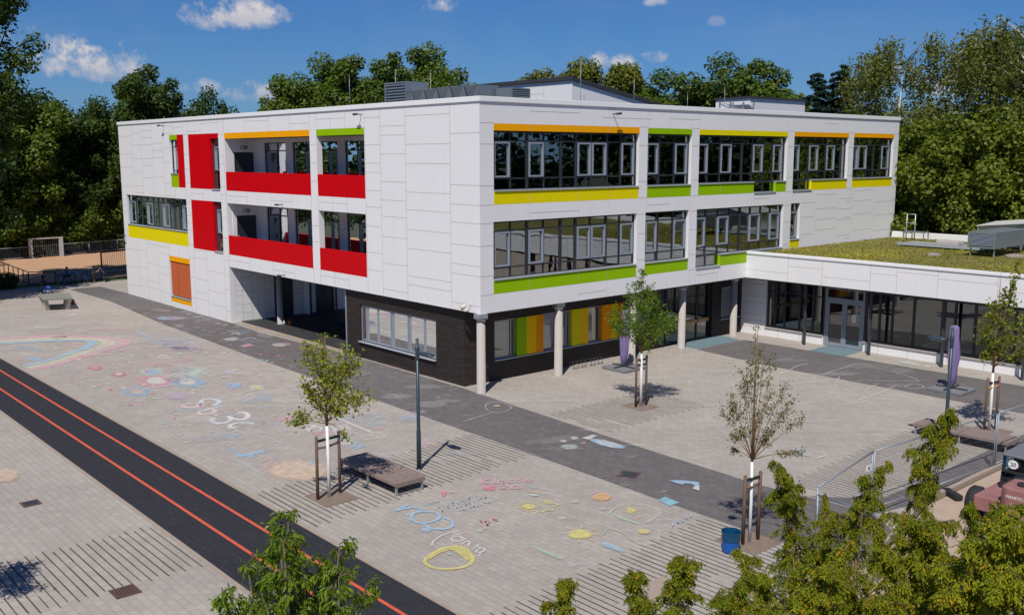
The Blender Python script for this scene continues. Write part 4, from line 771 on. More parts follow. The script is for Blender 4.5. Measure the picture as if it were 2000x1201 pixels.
# telehandler behind the fence
T = thing('telehandler', (2.0, -20.6, 0), 'faded red telehandler with dark glazed cab behind the conifers at the right edge', 'telehandler')
tred = M('faded_red_paint', (.27, .125, .12), .65, var=.35, vscale=3); tx0, tx1, ty0, ty1 = .30, 4.2, -21.6, -19.2
d = MB(); d.prism([(tx0+.1, -20.0), (tx0, -20.15), (tx0, ty0), (2.6, ty0), (2.6, -20.75), (1.35, -20.75), (1.2, -20.0)], .42, 1.24); d.build('hood', tred, T, .05)
d = MB(); d.box(tx0+.15, ty0+.2, .38, tx1, -19.3, .78); d.build('chassis', tred, T, .03)
d = MB(); d.tube([(.7, -20.4, 1.23), (.7, -20.4, 1.31)], .12, 12); d.tube([(.62, -20.75, 1.26), (.9, -20.95, 1.28), (1.1, -20.7, 1.28)], .03, 6); d.tube([(1.5, -20.9, 1.23), (1.5, -20.9, 1.36)], .13, 12); d.build('filler_cap', rubber, T)
d = MB(); C0, C1 = (1.45, -20.62), (2.9, -19.55)
for x, y in ((C0[0], C0[1]), (C1[0], C0[1]), (C0[0]+.1, C1[1]), (C1[0], C1[1])): d.bar((x, y, .8), (x+.14, y, 1.66), .07)
d.bar((C0[0], C0[1], 1.28), (C0[0]+.1, C1[1], 1.28), .06); d.bar((C0[0], C0[1], 1.28), (C1[0], C0[1], 1.28), .06); d.build('cab_frame', rubber, T)
tg = glass_mat('cab_glass', (.30, .50, .52), .10); d = MB(); x0, y0, x1, y1 = C0[0], C0[1], C1[0], C1[1]
d.add([(x0, y0, 1.3), (x0+.1, y1, 1.3), (x0+.18, y1, 1.64), (x0+.08, y0, 1.64)], [(0, 1, 2, 3)]); d.add([(x0, y0, 1.3), (x1, y0, 1.3), (x1+.08, y0, 1.64), (x0+.08, y0, 1.64)], [(0, 1, 2, 3)]); d.add([(x0, y0, .82), (x0+.1, y1, .82), (x0+.1, y1, 1.25), (x0, y0, 1.25)], [(0, 1, 2, 3)]); d.build('cab_window', tg, T)
d = MB(); d.prism([(x0+.03, y0-.06), (x1+.15, y0-.06), (x1+.15, y1+.06), (x0+.12, y1+.06)], 1.66, 1.74); d.build('cab_roof', M('grey_cab_roof', (.16, .165, .18), .5), T, .04)
d = MB(); d.box(1.6, -20.15, .8, 2.1, -19.65, 1.05); d.box(2.0, -20.15, 1.05, 2.12, -19.65, 1.55); d.build('driver_seat', M('dark_seat', (.02, .03, .04), .8), T)
d = MB(); n = 20
def on_ws(a, b, off=-.012): return np.array([x0+.055+off, y0+.78+a, 1.50+b])
d.add([on_ws(.13*math.cos(2*math.pi*j/n), .12*math.sin(2*math.pi*j/n)) for j in range(n)], [tuple(range(n))]); sgn = d.build('speed_sticker', capmat, T)
def text3d(body, size, mat_, parent, name, o, ux, uy, ext=.002):
    cu = bpy.data.curves.new(name, 'FONT'); cu.body = body; cu.size = size; cu.extrude = ext; cu.align_x = 'CENTER'; cu.align_y = 'CENTER'; tmp = bpy.data.objects.new(name, cu); COL.objects.link(tmp)
    bpy.context.view_layer.update(); me = bpy.data.meshes.new_from_object(tmp.evaluated_get(bpy.context.evaluated_depsgraph_get())); bpy.data.objects.remove(tmp); bpy.data.curves.remove(cu)
    ux, uy = Vector(ux), Vector(uy); uz = ux.cross(uy); off = LOC[parent.name]; mw = Matrix(((ux.x, uy.x, uz.x, o[0]-off[0]), (ux.y, uy.y, uz.y, o[1]-off[1]), (ux.z, uy.z, uz.z, o[2]-off[2]), (0, 0, 0, 1)))
    me.transform(mw); return link_mesh(name, me, mat_, parent)
text3d('20', .15, steel_d, sgn, 'number', (x0+.035, y0+.78, 1.50), (0, -1, 0), (0, 0, 1)); text3d('MANITOU', .105, capmat, T, 'lettering', (tx0-.004, -20.40, 1.0), (0, -1, 0), (0, 0, 1))
for wx, wy in ((1.0, -21.55), (3.4, -21.55), (1.0, -19.15), (3.4, -19.15)):
    d = MB(); d.smooth = True; n = 22; vs = []; fs = []; prof = [(.18, -.15), (.36, -.16), (.42, -.10), (.42, .10), (.36, .16), (.18, .15)]
    for r, o in prof:
        for j in range(n): a = 2*math.pi*j/n; vs.append((wx+r*math.cos(a), wy+o, .42+r*math.sin(a)))
    for i in range(len(prof)-1):
        for j in range(n): fs.append((i*n+j, i*n+(j+1) % n, (i+1)*n+(j+1) % n, (i+1)*n+j))
    d.add(vs, fs); wo = d.build('wheel', rubber, T); d = MB(); d.tube([(wx, wy-.13, .42), (wx, wy+.13, .42)], .2, 14); d.build('rim', lightfr, wo)
d = MB(); d.bar((4.4, -20.6, 1.2), (.9, -20.85, 1.42), .26, .3); d.build('boom', tred, T, .03)

T.location.x += .28; T.location.y -= .28
# ------------------------------------------------------------------ far left: pitch, fence, goal, gate, rail, table, people
def rail_fence(pts, H, step, m_, label, name='railing', bars=False, cat='railing'):
    t = thing(name, (pts[0][0], pts[0][1], 0), label, cat); rl = MB(); ps = MB(); wi = MB()
    for (a, b) in zip(pts[:-1], pts[1:]):
        a, b = np.array(a, float), np.array(b, float); L = np.linalg.norm(b-a); n = max(1, int(L/step)); rl.tube([(a[0], a[1], H), (b[0], b[1], H)], .035, 6); rl.tube([(a[0], a[1], H*.12), (b[0], b[1], H*.12)], .025, 6)
        for i in range(n+1): s = a+(b-a)*i/n; ps.tube([(s[0], s[1], 0), (s[0], s[1], H)], .04, 6)
        if bars:
            k = int(L/.16)
            for i in range(k): s = a+(b-a)*i/k; wi.bar((s[0], s[1], H*.12), (s[0], s[1], H), .009)
    rl.build('rail', m_, t); ps.build('post', m_, t)
    if bars: wi.build('bar', m_, t)
    return t
gs = M('grey_fence_steel', (.24, .26, .27), .6, .2); ds = M('black_fence_steel', (.012, .014, .02), .6)
rail_fence([(-14, 67.6), (-.97, 69.1), (4.72, 70.35), (10.8, 71.8), (22, 73)], 1.12, 2.4, gs, 'long low grey railing along the far edge of the sand pitch', 'pitch_fence', True, 'fence')
rail_fence([(-3.56, 58.6), (-3.94, 48.9), (-2.4, 47.6)], 1.0, 1.6, ds, 'black steel railing turning a corner beside the sand pitch')
t = thing('football_goal', (3.3, 70.2, 0), 'white and grey steel football goal at the far end of the sand pitch', 'goal'); d = MB()
for x in (1.95, 4.75): d.box(x-.18, 69.7+(x-1.95)*.03, 0, x+.18, 69.85+(x-1.95)*.03, 1.9)
d.build('post', M('goal_grey', (.42, .44, .44), .6), t); MB().bar((1.95, 69.78, 1.83), (4.75, 69.86, 1.83), .12, .14).build('crossbar', concrete, t); d = MB()
for i in range(14): x = 2.2+i*.18; d.bar((x, 70.0, 0), (x, 70.0, 1.64), .02)
d.build('back_bars', gs, t)
t = thing('basketball_post', (3.2, 71.0, 0), 'thin grey pole with backboard standing behind the football goal', 'basketball post'); MB().tube([(3.2, 71.2, 0), (3.2, 71.2, 3.3)], .05, 6).build('pole', gs, t); d = MB(); d.box(2.7, 71.05, 2.5, 3.7, 71.11, 3.2); d.build('backboard', M('faded_board', (.12, .14, .13), .7), t)
t = thing('steel_gate', (2.9, 50.8, 0), 'dark steel barred gate standing by the corner of the school building', 'gate'); d = MB()
g0, g1 = np.array([2.08, 50.7]), np.array([4.9, 51.6])
for s in (g0, g1): d.bar((s[0], s[1], 0), (s[0], s[1], 1.95), .10)
d.bar((g0[0], g0[1], 1.95), (g1[0], g1[1], 1.95), .10); d.bar((g0[0], g0[1], .55), (g1[0], g1[1], .55), .06); d.bar((g0[0], g0[1], .2), (g1[0], g1[1], .2), .06); d.build('gate_frame', ds, t); d = MB()
for i in range(1, 16): s = g0+(g1-g0)*i/16; d.bar((s[0], s[1], .2), (s[0], s[1], 1.95), .022)
d.build('bar', ds, t)
t = thing('blue_table', (-.9, 48.2, 0), 'long blue table in the shade beside the sand pitch', 'table'); bl_ = M('shaded_blue_paint', (.004, .06, .16), .5); a, b = np.array([-2.2, 47.7]), np.array([.15, 48.4])  # blue made darker so the colour includes the shade over the table
d = MB(); d.bar((a[0], a[1], .75), (b[0], b[1], .75), .75, .05); d.build('table_top', bl_, t)
for s in (.08, .5, .92):
    q = a+(b-a)*s
    d = MB(); d.bar((q[0]+.1, q[1]-.28, 0), (q[0]+.1, q[1]-.28, .72), .06); d.bar((q[0]-.1, q[1]+.28, 0), (q[0]-.1, q[1]+.28, .72), .06); d.build('leg', bl_, t)
d = MB(); q = np.array([.25, -.75]); d.bar((a[0]+q[0], a[1]+q[1], .42), (b[0]+q[0], b[1]+q[1], .42), .28, .05); d.bar((a[0]+q[0]+.2, a[1]+q[1], .0), (a[0]+q[0]+.2, a[1]+q[1], .4), .06); d.bar((b[0]+q[0]-.2, b[1]+q[1], .0), (b[0]+q[0]-.2, b[1]+q[1], .4), .06); d.build('seat', bl_, t)

skin = M('skin', (.34, .19, .13), .6); hairm = M('dark_hair', (.02, .014, .01), .7)
def skin_mesh(name, verts, edges, radii, mat_, parent, sub=2):
    me = bpy.data.meshes.new(name); off = LOC[parent.name]; me.from_pydata([tuple(np.array(v)-off) for v in verts], edges, []); o = link_mesh(name, me, mat_, parent)
    sk = o.modifiers.new('skin', 'SKIN'); sk.use_smooth_shade = True
    for i, r in enumerate(radii): me.skin_vertices[0].data[i].radius = (r, r) if not isinstance(r, tuple) else r; me.skin_vertices[0].data[i].use_root = (i == 0)
    ss = o.modifiers.new('sub', 'SUBSURF'); ss.levels = sub; ss.render_levels = sub; return o
def person(x, y, rz, h, pose, shirt, trousers, label, z0=0.0, helmet=None):
    t = thing('person', (x, y, 0), label, 'person'); s = h/1.75; c, sn = math.cos(rz), math.sin(rz)
    def P(f, l, z): return (x+s*(f*c-l*sn), y+s*(f*sn+l*c), z0+s*z)
    sit = pose in ('sit', 'ride'); lean = {'stand': 0, 'bend': .38, 'sit': .12, 'ride': .22}[pose]
    ph = .90 if not sit else (.52 if pose == 'sit' else .88)
    pel = P(0, 0, ph); wst = P(lean*.3, 0, ph+.2); ch = P(lean*.75, 0, ph+.42); nk = P(lean, 0, ph+.58); hd = P(lean*1.15+.02, 0, ph+.72); ht = P(lean*1.2, 0, ph+.82)
    V = [pel, wst, ch, nk, hd, ht]; E = [(0, 1), (1, 2), (2, 3), (3, 4), (4, 5)]; r = [.13, .12, .145, .058, .098, .07]
    legs = []; arms = []
    for k in (-1, 1):
        if pose == 'stand': kn, an, to = P(.03*k+.02, k*.1, .48), P(-.02, k*.11, .09), P(.15, k*.13, .04)
        elif pose == 'bend': kn, an, to = P(.08, k*.11, .48), P(-.03, k*.12, .09), P(.14, k*.14, .04)
        elif pose == 'ride': kn, an, to = P(.34, k*.13, .62+.1*k), P(.20, k*.13, .25+.1*k), P(.33, k*.14, .22+.1*k)
        else: kn, an, to = P(.44, k*.13, .5), P(.42, k*.13, .09), P(.58, k*.14, .04)
        hp = P(0, k*.09, ph-.02); legs.append((hp, kn, an, to)); b = len(V); V += [hp, kn, an, to]; E += [(0, b), (b, b+1), (b+1, b+2), (b+2, b+3)]; r += [.095, .066, .045, .035]
        sh = P(lean*.9, k*.17, ph+.52)
        if pose in ('bend', 'ride'): el, wr, ha = P(lean+.16, k*.22, ph+.28), P(lean+.34, k*.2, ph+.18), P(lean+.42, k*.19, ph+.15)
        elif k == 1 and pose == 'sit': el, wr, ha = P(.22, k*.28, ph+.34), P(.16, k*.2, ph+.60), P(.14, k*.12, ph+.66)
        else: el, wr, ha = P(.02, k*.24, ph+.25), P(.12, k*.25, ph+.02), P(.16, k*.25, ph-.06)
        arms.append((sh, el, wr)); b = len(V); V += [sh, el, wr, ha]; E += [(2, b), (b, b+1), (b+1, b+2), (b+2, b+3)]; r += [.058, .044, .032, .034]
    skin_mesh('body', V, E, [q*s for q in r], skin, t)
    Vs = [pel, wst, ch, P(lean*.93, 0, ph+.52)]; Es = [(0, 1), (1, 2), (2, 3)]; rs = [.15, .14, .165, .10]
    for (sh, el, wr) in arms: b = len(Vs); Vs += [sh, tuple((np.array(sh)*.4+np.array(el)*.6))]; Es += [(2, b), (b, b+1)]; rs += [.082, .066]
    skin_mesh('shirt', Vs, Es, [q*s for q in rs], shirt, t)
    Vs = [pel]; Es = []; rs = [.150]
    for (hp, kn, an, to) in legs: b = len(Vs); Vs += [hp, kn, tuple(np.array(kn)*.2+np.array(an)*.8)]; Es += [(0, b), (b, b+1), (b+1, b+2)]; rs += [.112, .082, .062]
    skin_mesh('trousers', Vs, Es, [q*s for q in rs], trousers, t)
    hh = MB(); hh.smooth = True; hh.lathe(np.array(hd)+np.array([-.015*s*c, -.015*s*sn, .03*s]), [(.112*s, -.05*s), (.118*s, .02*s), (.10*s, .08*s), (.05*s, .12*s), (0, .125*s)], 12); hh.build('helmet' if helmet else 'hair', helmet or hairm, t)
    return t
cl = lambda n, c: M(n, c, .85)  # most clothes coloured darker to include the shade around the children
person(-4.0, 45.0, .9, 1.35, 'ride', cl('black_top', (.015, .015, .02)), cl('navy_trousers', (.02, .025, .05)), 'child in dark clothes sitting on a bicycle with both hands forward')
person(-1.0, 49.1, 2.2, 1.35, 'sit', cl('shaded_pale_blue_top', (.12, .17, .28)), cl('dark_trousers', (.02, .02, .03)), 'child in a pale blue top sitting behind the blue table, arm raised', .10)
person(.32, 47.2, 2.5, 1.25, 'stand', cl('shaded_green_top', (.03, .09, .06)), cl('shaded_ochre_trousers', (.05, .045, .03)), 'child in a green top standing at the right end of the blue table')
person(.95, 46.9, 2.9, 1.35, 'bend', cl('shaded_blue_top', (.03, .06, .12)), cl('shaded_trousers', (.02, .02, .03)), 'child in a blue top bending over beside the steel gate')
t = thing('bicycle', (-4.0, 45.0, 0), 'dark bicycle ridden by the child in dark clothes', 'bicycle'); c, s_ = math.cos(.9), math.sin(.9); Bp = lambda f, z: (-4.0+f*c, 45.0+f*s_, z)
for f in (-.42, .5):
    d = MB(); d.tube([Bp(f+.27*math.cos(a), .28+.27*math.sin(a)) for a in np.linspace(0, 2*math.pi, 25)], .02, 6, False); w_ = d.build('wheel', rubber, t); d = MB()
    for a in np.linspace(0, math.pi, 6)[:-1]: d.bar(Bp(f-.26*math.cos(a), .28-.26*math.sin(a)), Bp(f+.26*math.cos(a), .28+.26*math.sin(a)), .004)
    d.build('spoke', steel, w_)
d = MB()
for a, b in (((-.42, .28), (-.08, .3)), ((-.08, .3), (-.18, .62)), ((-.42, .28), (-.18, .58)), ((-.16, .55), (.34, .6)), ((-.08, .3), (.36, .55)), ((.34, .68), (.5, .28))): d.tube([Bp(*a), Bp(*b)], .018, 6)
d.build('frame', M('red_bike_paint', (.16, .02, .03), .4), t); d = MB(); d.tube([(Bp(.34, .72)[0]+s_*.2, Bp(.34, .72)[1]-c*.2, .72), Bp(.36, .70), (Bp(.34, .72)[0]-s_*.2, Bp(.34, .72)[1]+c*.2, .72)], .014, 6); d.build('handlebar', rubber, t); d = MB(); d.smooth = True; d.tube([Bp(-.30, .66), Bp(-.2, .67), Bp(-.05, .65)], [.06, .05, .02], 8); d.build('saddle', rubber, t)
t = thing('backpack', (-4.15, 43.6, 0), 'blue and white backpack lying on the paving behind the table tennis table', 'backpack'); d = MB(); d.smooth = True; d.lathe((-4.15, 43.6, 0), [(0, 0), (.26, .02), (.27, .14), (.24, .2), (0, .22)], 12); d.build('base', M('white_cloth', (.5, .52, .56), .8), t); d = MB(); d.smooth = True; d.lathe((-4.15, 43.6, .20), [(.23, .0), (.25, .12), (.17, .26), (0, .30)], 12); d.build('flap', M('bright_blue_cloth', (.06, .16, .55), .8), t)

# ------------------------------------------------------------------ chalk drawings on the paving
CZ = [.012]
PK, BL, MT, WH, YE, OR, PE, LV, RD, GN = (.68, .40, .46), (.36, .52, .67), (.54, .63, .57), (.68, .66, .63), (.66, .60, .22), (.68, .42, .22), (.64, .49, .38), (.54, .48, .58), (.66, .24, .33), (.44, .58, .41)
def chalk(name, label, items, kind=None, group=None):
    V = []; F = []; Cc = []; CZ[0] += .0006; zz = CZ[0]; z = zz
    def ring(outer, inr, col, al):
        n = len(outer); b = len(V)
        for p in outer: V.append((p[0], p[1], z)); Cc.append((*col, 0))
        for p in inr: V.append((p[0], p[1], z)); Cc.append((*col, al))
        for j in range(n): F.append((b+j, b+(j+1) % n, b+n+(j+1) % n, b+n+j))
        F.append(tuple(range(b+n, b+2*n)))
    for it in items:
        z += .00004
        if it[0] == 's':                       # stroke: points, width, colour, alpha
            _, p, w, col, al = it; q = [ground_at(*a)[:2] for a in p]
            if len(q) < 6: q = [q[i]*(1-f)+q[i+1]*f for i in range(len(q)-1) for f in (0, .25, .5, .75)]+[q[-1]]
            b = len(V)
            for i, a in enumerate(q):
                d = q[min(i+1, len(q)-1)]-q[max(i-1, 0)]; d = d/(np.linalg.norm(d)+1e-9); nrm = np.array([-d[1], d[0]])*w/2*random.uniform(.85, 1.2); end = .5 if i in (0, len(q)-1) else 1
                for k, aa in ((1.25, 0), (.68, al*end), (-.68, al*end), (-1.25, 0)): V.append((*(a+nrm*k), z)); Cc.append((*col, aa))
            for i in range(len(q)-1):
                for k in range(3): F.append((b+4*i+k, b+4*i+k+1, b+4*i+k+5, b+4*i+k+4))
        elif it[0] == 'e':                     # ellipse: centre, half width px, half height px, colour, alpha
            _, c_, rx, ry, col, al = it; n = 24; ks = [random.uniform(.86, 1.08) for _ in range(n)]; P_ = lambda f: [ground_at(c_[0]+rx*ks[j]*f*math.cos(2*math.pi*j/n), c_[1]+ry*ks[j]*f*math.sin(2*math.pi*j/n))[:2] for j in range(n)]; ring(P_(1.12), P_(.80), col, al)
        elif it[0] == 'q':                     # band piece without faded edge
            _, p, col, al = it; b = len(V)
            for a in p: V.append((*ground_at(*a)[:2], z)); Cc.append((*col, al))
            F.append(tuple(range(b, b+len(p))))
        else:                                  # polygon
            _, p, col, al = it; G_ = [ground_at(*a)[:2] for a in p]; c_ = sum(G_)/len(G_); ring([c_+(g-c_)*1.06 for g in G_], [c_+(g-c_)*.84 for g in G_], col, al)
    me = bpy.data.meshes.new(name); me.from_pydata(V, [], F); a = me.attributes.new('chalk', 'FLOAT_COLOR', 'POINT'); a.data.foreach_set('color', np.array(Cc, np.float32).ravel()); me.update(); o = link_mesh(name, me, chalkm); return tag(o, label, 'chalk drawing' if not kind else None, group, kind)
def curve(pts, n=8):
    P = [np.array(p, float) for p in pts]; P = [2*P[0]-P[1]]+P+[2*P[-1]-P[-2]]; out = []
    for i in range(1, len(P)-2):
        for t in np.linspace(0, 1, n, endpoint=False): out.append(tuple(.5*((2*P[i])+(-P[i-1]+P[i+1])*t+(2*P[i-1]-5*P[i]+4*P[i+1]-P[i+2])*t*t+(-P[i-1]+3*P[i]-3*P[i+1]+P[i+2])*t**3)))
    return out+[tuple(P[-2])]
def letters(rows, col, al, w):
    return [('s', curve(p) if len(p) > 2 else p, w, c if c else col, al) for p, c in rows]
# rainbow: arcs between the outer and the inner outline
outer = curve([(-30, 668), (0, 661), (60, 657), (130, 655.5), (190, 657), (235, 661), (256, 668.5), (235, 679), (190, 692), (150, 703), (105, 716), (62, 724)], 6)
inner_ = curve([(-30, 678), (0, 673.5), (60, 670), (110, 667.5), (150, 667), (168, 668), (170, 673), (160, 680), (140, 687), (120, 694), (95, 703), (42, 715)], 6)
it = []; bands = [(0, .22, PK, .95), (.22, .36, (.74, .60, .55), .5), (.36, .55, (.74, .68, .52), .7), (.55, .68, (.70, .68, .55), .75), (.68, .80, GN, .7), (.80, 1.0, BL, .95)]
for a, b, col, al in bands:
    for i in range(len(outer)-1):
        o0, o1, i0, i1 = [np.array(q) for q in (outer[i], outer[i+1], inner_[i], inner_[i+1])]
        it.append(('q', [o0+(i0-o0)*a, o1+(i1-o1)*a, o1+(i1-o1)*b, o0+(i0-o0)*b], col, al))
chalk('chalk_rainbow', 'large pink, yellow and blue chalk rainbow on the paving beside the running track', it)
chalk('chalk_drawing', 'blue and mint chalk scribbles inside the rainbow', [('p', [(52, 699), (75, 697), (88, 702), (66, 707)], BL, .8), ('s', [(8, 684), (30, 682), (48, 686)], .18, BL, .6), ('s', [(14, 691), (40, 689), (60, 694)], .16, WH, .6), ('s', [(34, 697), (50, 693)], .16, WH, .6), ('s', [(36, 676), (60, 680), (78, 687)], .3, BL, .5)]+[('s', [(62+7*i, 674+3*(i % 3)), (74+6*i, 680+2*(i % 4))], .12, MT, .6) for i in range(7)]+[('e', (150, 673), 9, 2, PK, .6)])
d3 = lambda x, y, col: [('s', curve(p, 5), .30, c, 1) for p, c in col]
chalk('chalk_lettering', 'fat pastel chalk characters 3b between the chalk flowers and the 3c', [('s', curve([(353, 792), (366, 796), (385, 795), (391, 788), (396, 793)]), .20, (.72, .56, .60), 1), ('s', curve([(391, 788), (397, 781), (412, 779.5), (427, 783), (426, 788), (415, 793)]), .20, (.58, .66, .72), 1), ('s', [(440, 791), (392, 804)], .15, (.50, .62, .72), 1), ('s', curve([(392, 803), (388, 808), (400, 809), (415, 807), (420, 801), (408, 799), (396, 803)]), .17, (.72, .60, .60), 1)])
chalk('chalk_lettering', 'fat white and mint chalk characters 3c nearest the track', [('s', curve([(416, 816), (414, 823), (428, 827), (446, 824), (451, 816), (444, 813)]), .20, (.68, .66, .70), 1), ('s', curve([(444, 813), (456, 818), (472, 820), (484, 814), (480, 807), (464, 806)]), .20, (.74, .71, .69), 1), ('s', curve([(496, 829), (486, 826), (466, 826), (449, 831), (453, 835.5), (464, 835)]), .17, (.66, .70, .64), 1)])
DZ = lambda pts, col=None: (pts, col)
aq = [DZ([(545, 821), (566, 812), (562, 818), (545, 822), (566, 823)], PK), DZ([(572, 827), (586, 829), (588, 823), (597, 823)], BL), DZ([(574, 827), (569, 825)], BL),
      DZ([(588, 835), (616, 831), (600, 839)]), DZ([(594, 833.5), (604, 836)]), DZ([(606, 843), (602, 839), (616, 834), (628, 837), (622, 842), (606, 843)]), DZ([(640, 842), (620, 846), (618, 849), (634, 848), (646, 846)], PK), DZ([(652, 848), (628, 853)], PK), DZ([(628, 853), (652, 846), (660, 851), (644, 853)], WH),
      DZ([(676, 853), (652, 859)], BL), DZ([(668, 850), (674, 858), (660, 857)], BL), DZ([(682, 857), (664, 864), (668, 867), (688, 861)], WH), DZ([(690, 862), (676, 869)], WH), DZ([(676, 870), (700, 865), (690, 873), (712, 871), (690, 878)], BL)]
chalk('chalk_lettering', 'chalk words DAS AQUARIUM in white, pink and blue behind the bench', letters(aq, WH, .95, .11))
chalk('chalk_lettering', 'white chalk letters N C next to a straight white chalk line', letters([DZ([(646, 837), (680, 830)]), DZ([(646, 832), (660, 840), (684, 832)]), DZ([(686, 839), (672, 836), (656, 838), (654, 843), (664, 845)])], WH, .9, .12)+[('s', [(622, 802), (650, 813), (690, 830), (730, 846)], .11, WH, 1)])
chalk('chalk_drawing', 'faint blue and mint chalk scribbles near the lamp post head', [('s', curve([(668, 822), (690, 815), (700, 806), (718, 802), (708, 809)]), .12, MT, .7), ('s', curve([(724, 815), (735, 810), (750, 809), (745, 815), (728, 817)]), .13, BL, .6), ('e', (745, 826), 12, 3, MT, .5), ('p', [(735, 835), (752, 832), (748, 838), (730, 840)], PK, .7), ('s', curve([(790, 820), (800, 808), (820, 806), (830, 802)]), .2, LV, .5), ('s', [(786, 822), (806, 815), (818, 818)], .2, BL, .5)])
chalk('chalk_drawing', 'big peach chalk oval beside the staked tree near the track', [('e', (585, 919), 64, 20, PE, 1), ('s', [(570, 910), (600, 915)], .5, WH, .3), ('e', (606, 905), 6, 3, BL, .9), ('e', (627, 913), 5, 3, BL, .6)])
chalk('chalk_drawing', 'blue chalk bone shape between the 3c and the peach oval', [('s', curve([(462, 889), (480, 888), (500, 885), (518, 880)]), .26, BL, .95), ('e', (470, 890), 10, 4, BL, .95), ('e', (489, 891), 8, 3.5, BL, .9), ('e', (512, 882), 6, 3, BL, .9), ('e', (477, 884), 5, 2.5, PE, .8)])
chalk('chalk_drawing', 'thin mint and pink chalk outline below the blue bone', [('s', [(458, 897), (480, 907), (512, 926)], .10, MT, .6), ('s', curve([(505, 922), (526, 910), (530, 898), (520, 894)]), .08, PK, .7), ('s', [(505, 903), (528, 897)], .10, PE, .8)])
# flowers near the rainbow
def flower(cx, cy, r, col, mid, petals=7): return [('e', (cx+r*.62*math.cos(a), cy+r*.20*math.sin(a)), r*random.uniform(.32, .5), r*random.uniform(.11, .17), col, random.uniform(.4, .75)) for a in np.linspace(0, 2*math.pi, petals+1)[:-1]]+[('e', (cx, cy), r*.5, r*.18, mid, .85)]
for (x, y, r, c_, m_, l) in ((305, 744, 42, PK, WH, 'large pink chalk flower with a white centre'), (366, 746, 36, BL, WH, 'large blue chalk flower right of the pink one'), (268, 765, 30, BL, PE, 'blue oval chalk flower below the pink flower'), (345, 773, 24, LV, LV, 'lavender chalk flower below the blue flowers'), (298, 727, 26, MT, BL, 'mint chalk flower above the large pink one'), (380, 726, 32, MT, MT, 'feathery mint chalk flower at the top right of the flower group'),
                       (457, 754, 18, BL, BL, 'small blue chalk flower right of the flower group'), (318, 698, 13, WH, PK, 'small white chalk ring flower with pink centre'), (186, 719, 15, RD, PK, 'small red pink chalk flower nearest the rainbow'), (232, 731, 16, RD, WH, 'small red pink chalk flower with white centre'), (502, 758, 16, WH, YE, 'pale cream chalk flower with a long stem')):
    chalk('chalk_flower', l+' on the beige paving', flower(x, y, r, c_, m_))
st = [('s', curve([(300, 758), (330, 754), (350, 750)]), .12, MT, .6), ('s', curve([(330, 733), (352, 731), (372, 727)]), .12, MT, .6), ('s', curve([(405, 737), (425, 732), (440, 730)]), .10, MT, .7), ('e', (448, 728), 13, 4, LV, .8), ('s', curve([(458, 775), (478, 767), (502, 761)]), .12, MT, .6), ('s', curve([(122, 754), (150, 751), (168, 744), (200, 743), (216, 740)]), .10, WH, .7), ('s', curve([(370, 770), (378, 764)]), .08, MT, .6),
      ('s', curve([(372, 668), (380, 676), (386, 680), (372, 684), (388, 688)]), .22, LV, .8), ('s', [(264, 649), (296, 660)], .30, BL, .8), ('s', [(270, 655), (290, 652)], .30, PE, .7), ('s', [(348, 706), (380, 702)], .2, PK, .7), ('s', [(290, 780), (320, 778)], .10, MT, .7)]
chalk('chalk_drawing', 'thin chalk stems and squiggles between the flowers', st)
ck = []; rr = random.Random(21)
for i in range(170):
    x = rr.uniform(120, 560); y = rr.uniform(690, 870)
    if y > 700+(x-60)*.555: continue
    ck.append(('e', (x, y), rr.uniform(2, 5.5), rr.uniform(1, 2), rr.choice([PK, BL, MT, WH, PE, RD]), rr.uniform(.5, .95)))
for i in range(240):
    x = rr.uniform(5, 480); y = rr.uniform(600, 690); ck.append(('e', (x, y), rr.uniform(3, 11), rr.uniform(.6, 1.6), rr.choice([PK, BL, MT, WH, WH, WH]), rr.uniform(.12, .38)))
for i in range(110):
    x = rr.uniform(430, 940); y = rr.uniform(670, 860); c_ = rr.choice([PK, BL, WH, WH, MT]); ck.append(('s', curve([(x, y), (x+rr.uniform(-16, 16), y+rr.uniform(-4, 4)), (x+rr.uniform(-26, 26), y+rr.uniform(-6, 6))], 4), rr.uniform(.04, .14), c_, rr.uniform(.06, .26)))
for i in range(120):
    x = rr.uniform(1000, 1900); y = rr.uniform(690, 900); c_ = rr.choice([WH, WH, WH, BL, MT]); ck.append(('s', curve([(x, y), (x+rr.uniform(-20, 20), y+rr.uniform(-4, 4)), (x+rr.uniform(-40, 40), y+rr.uniform(-8, 8))], 4), rr.uniform(.03, .08), c_, rr.uniform(.06, .28)))
for i in range(60):
    x = rr.uniform(1040, 1430); y = rr.uniform(840, 1000); ck.append(('s', [(x, y), (x+rr.uniform(-30, 30), y+rr.uniform(-5, 5))], rr.uniform(.02, .05), WH, rr.uniform(.08, .25)))
for i in range(40):
    x = rr.uniform(820, 1330); y = rr.uniform(920, 1120); ck.append(('e', (x, y), rr.uniform(4, 16), rr.uniform(1.5, 4), rr.choice([PK, BL, MT, LV, WH]), rr.uniform(.1, .3)))
for i in range(130):
    x = rr.uniform(20, 900); y = rr.uniform(640, 900)
    if y > 690+(x-60)*.555: continue
    ck.append(('e', (x, y), rr.uniform(18, 50), rr.uniform(3, 9), rr.choice([WH, WH, WH, PK, BL, LV]), rr.uniform(.08, .22)))
for i in range(50): ck.append(('e', (rr.uniform(1000, 1850), rr.uniform(700, 880)), rr.uniform(20, 60), rr.uniform(2, 6), WH, rr.uniform(.05, .15)))
chalk('chalk_marks', 'scattered faint chalk dots, dashes and smears over the yard', ck, 'stuff')
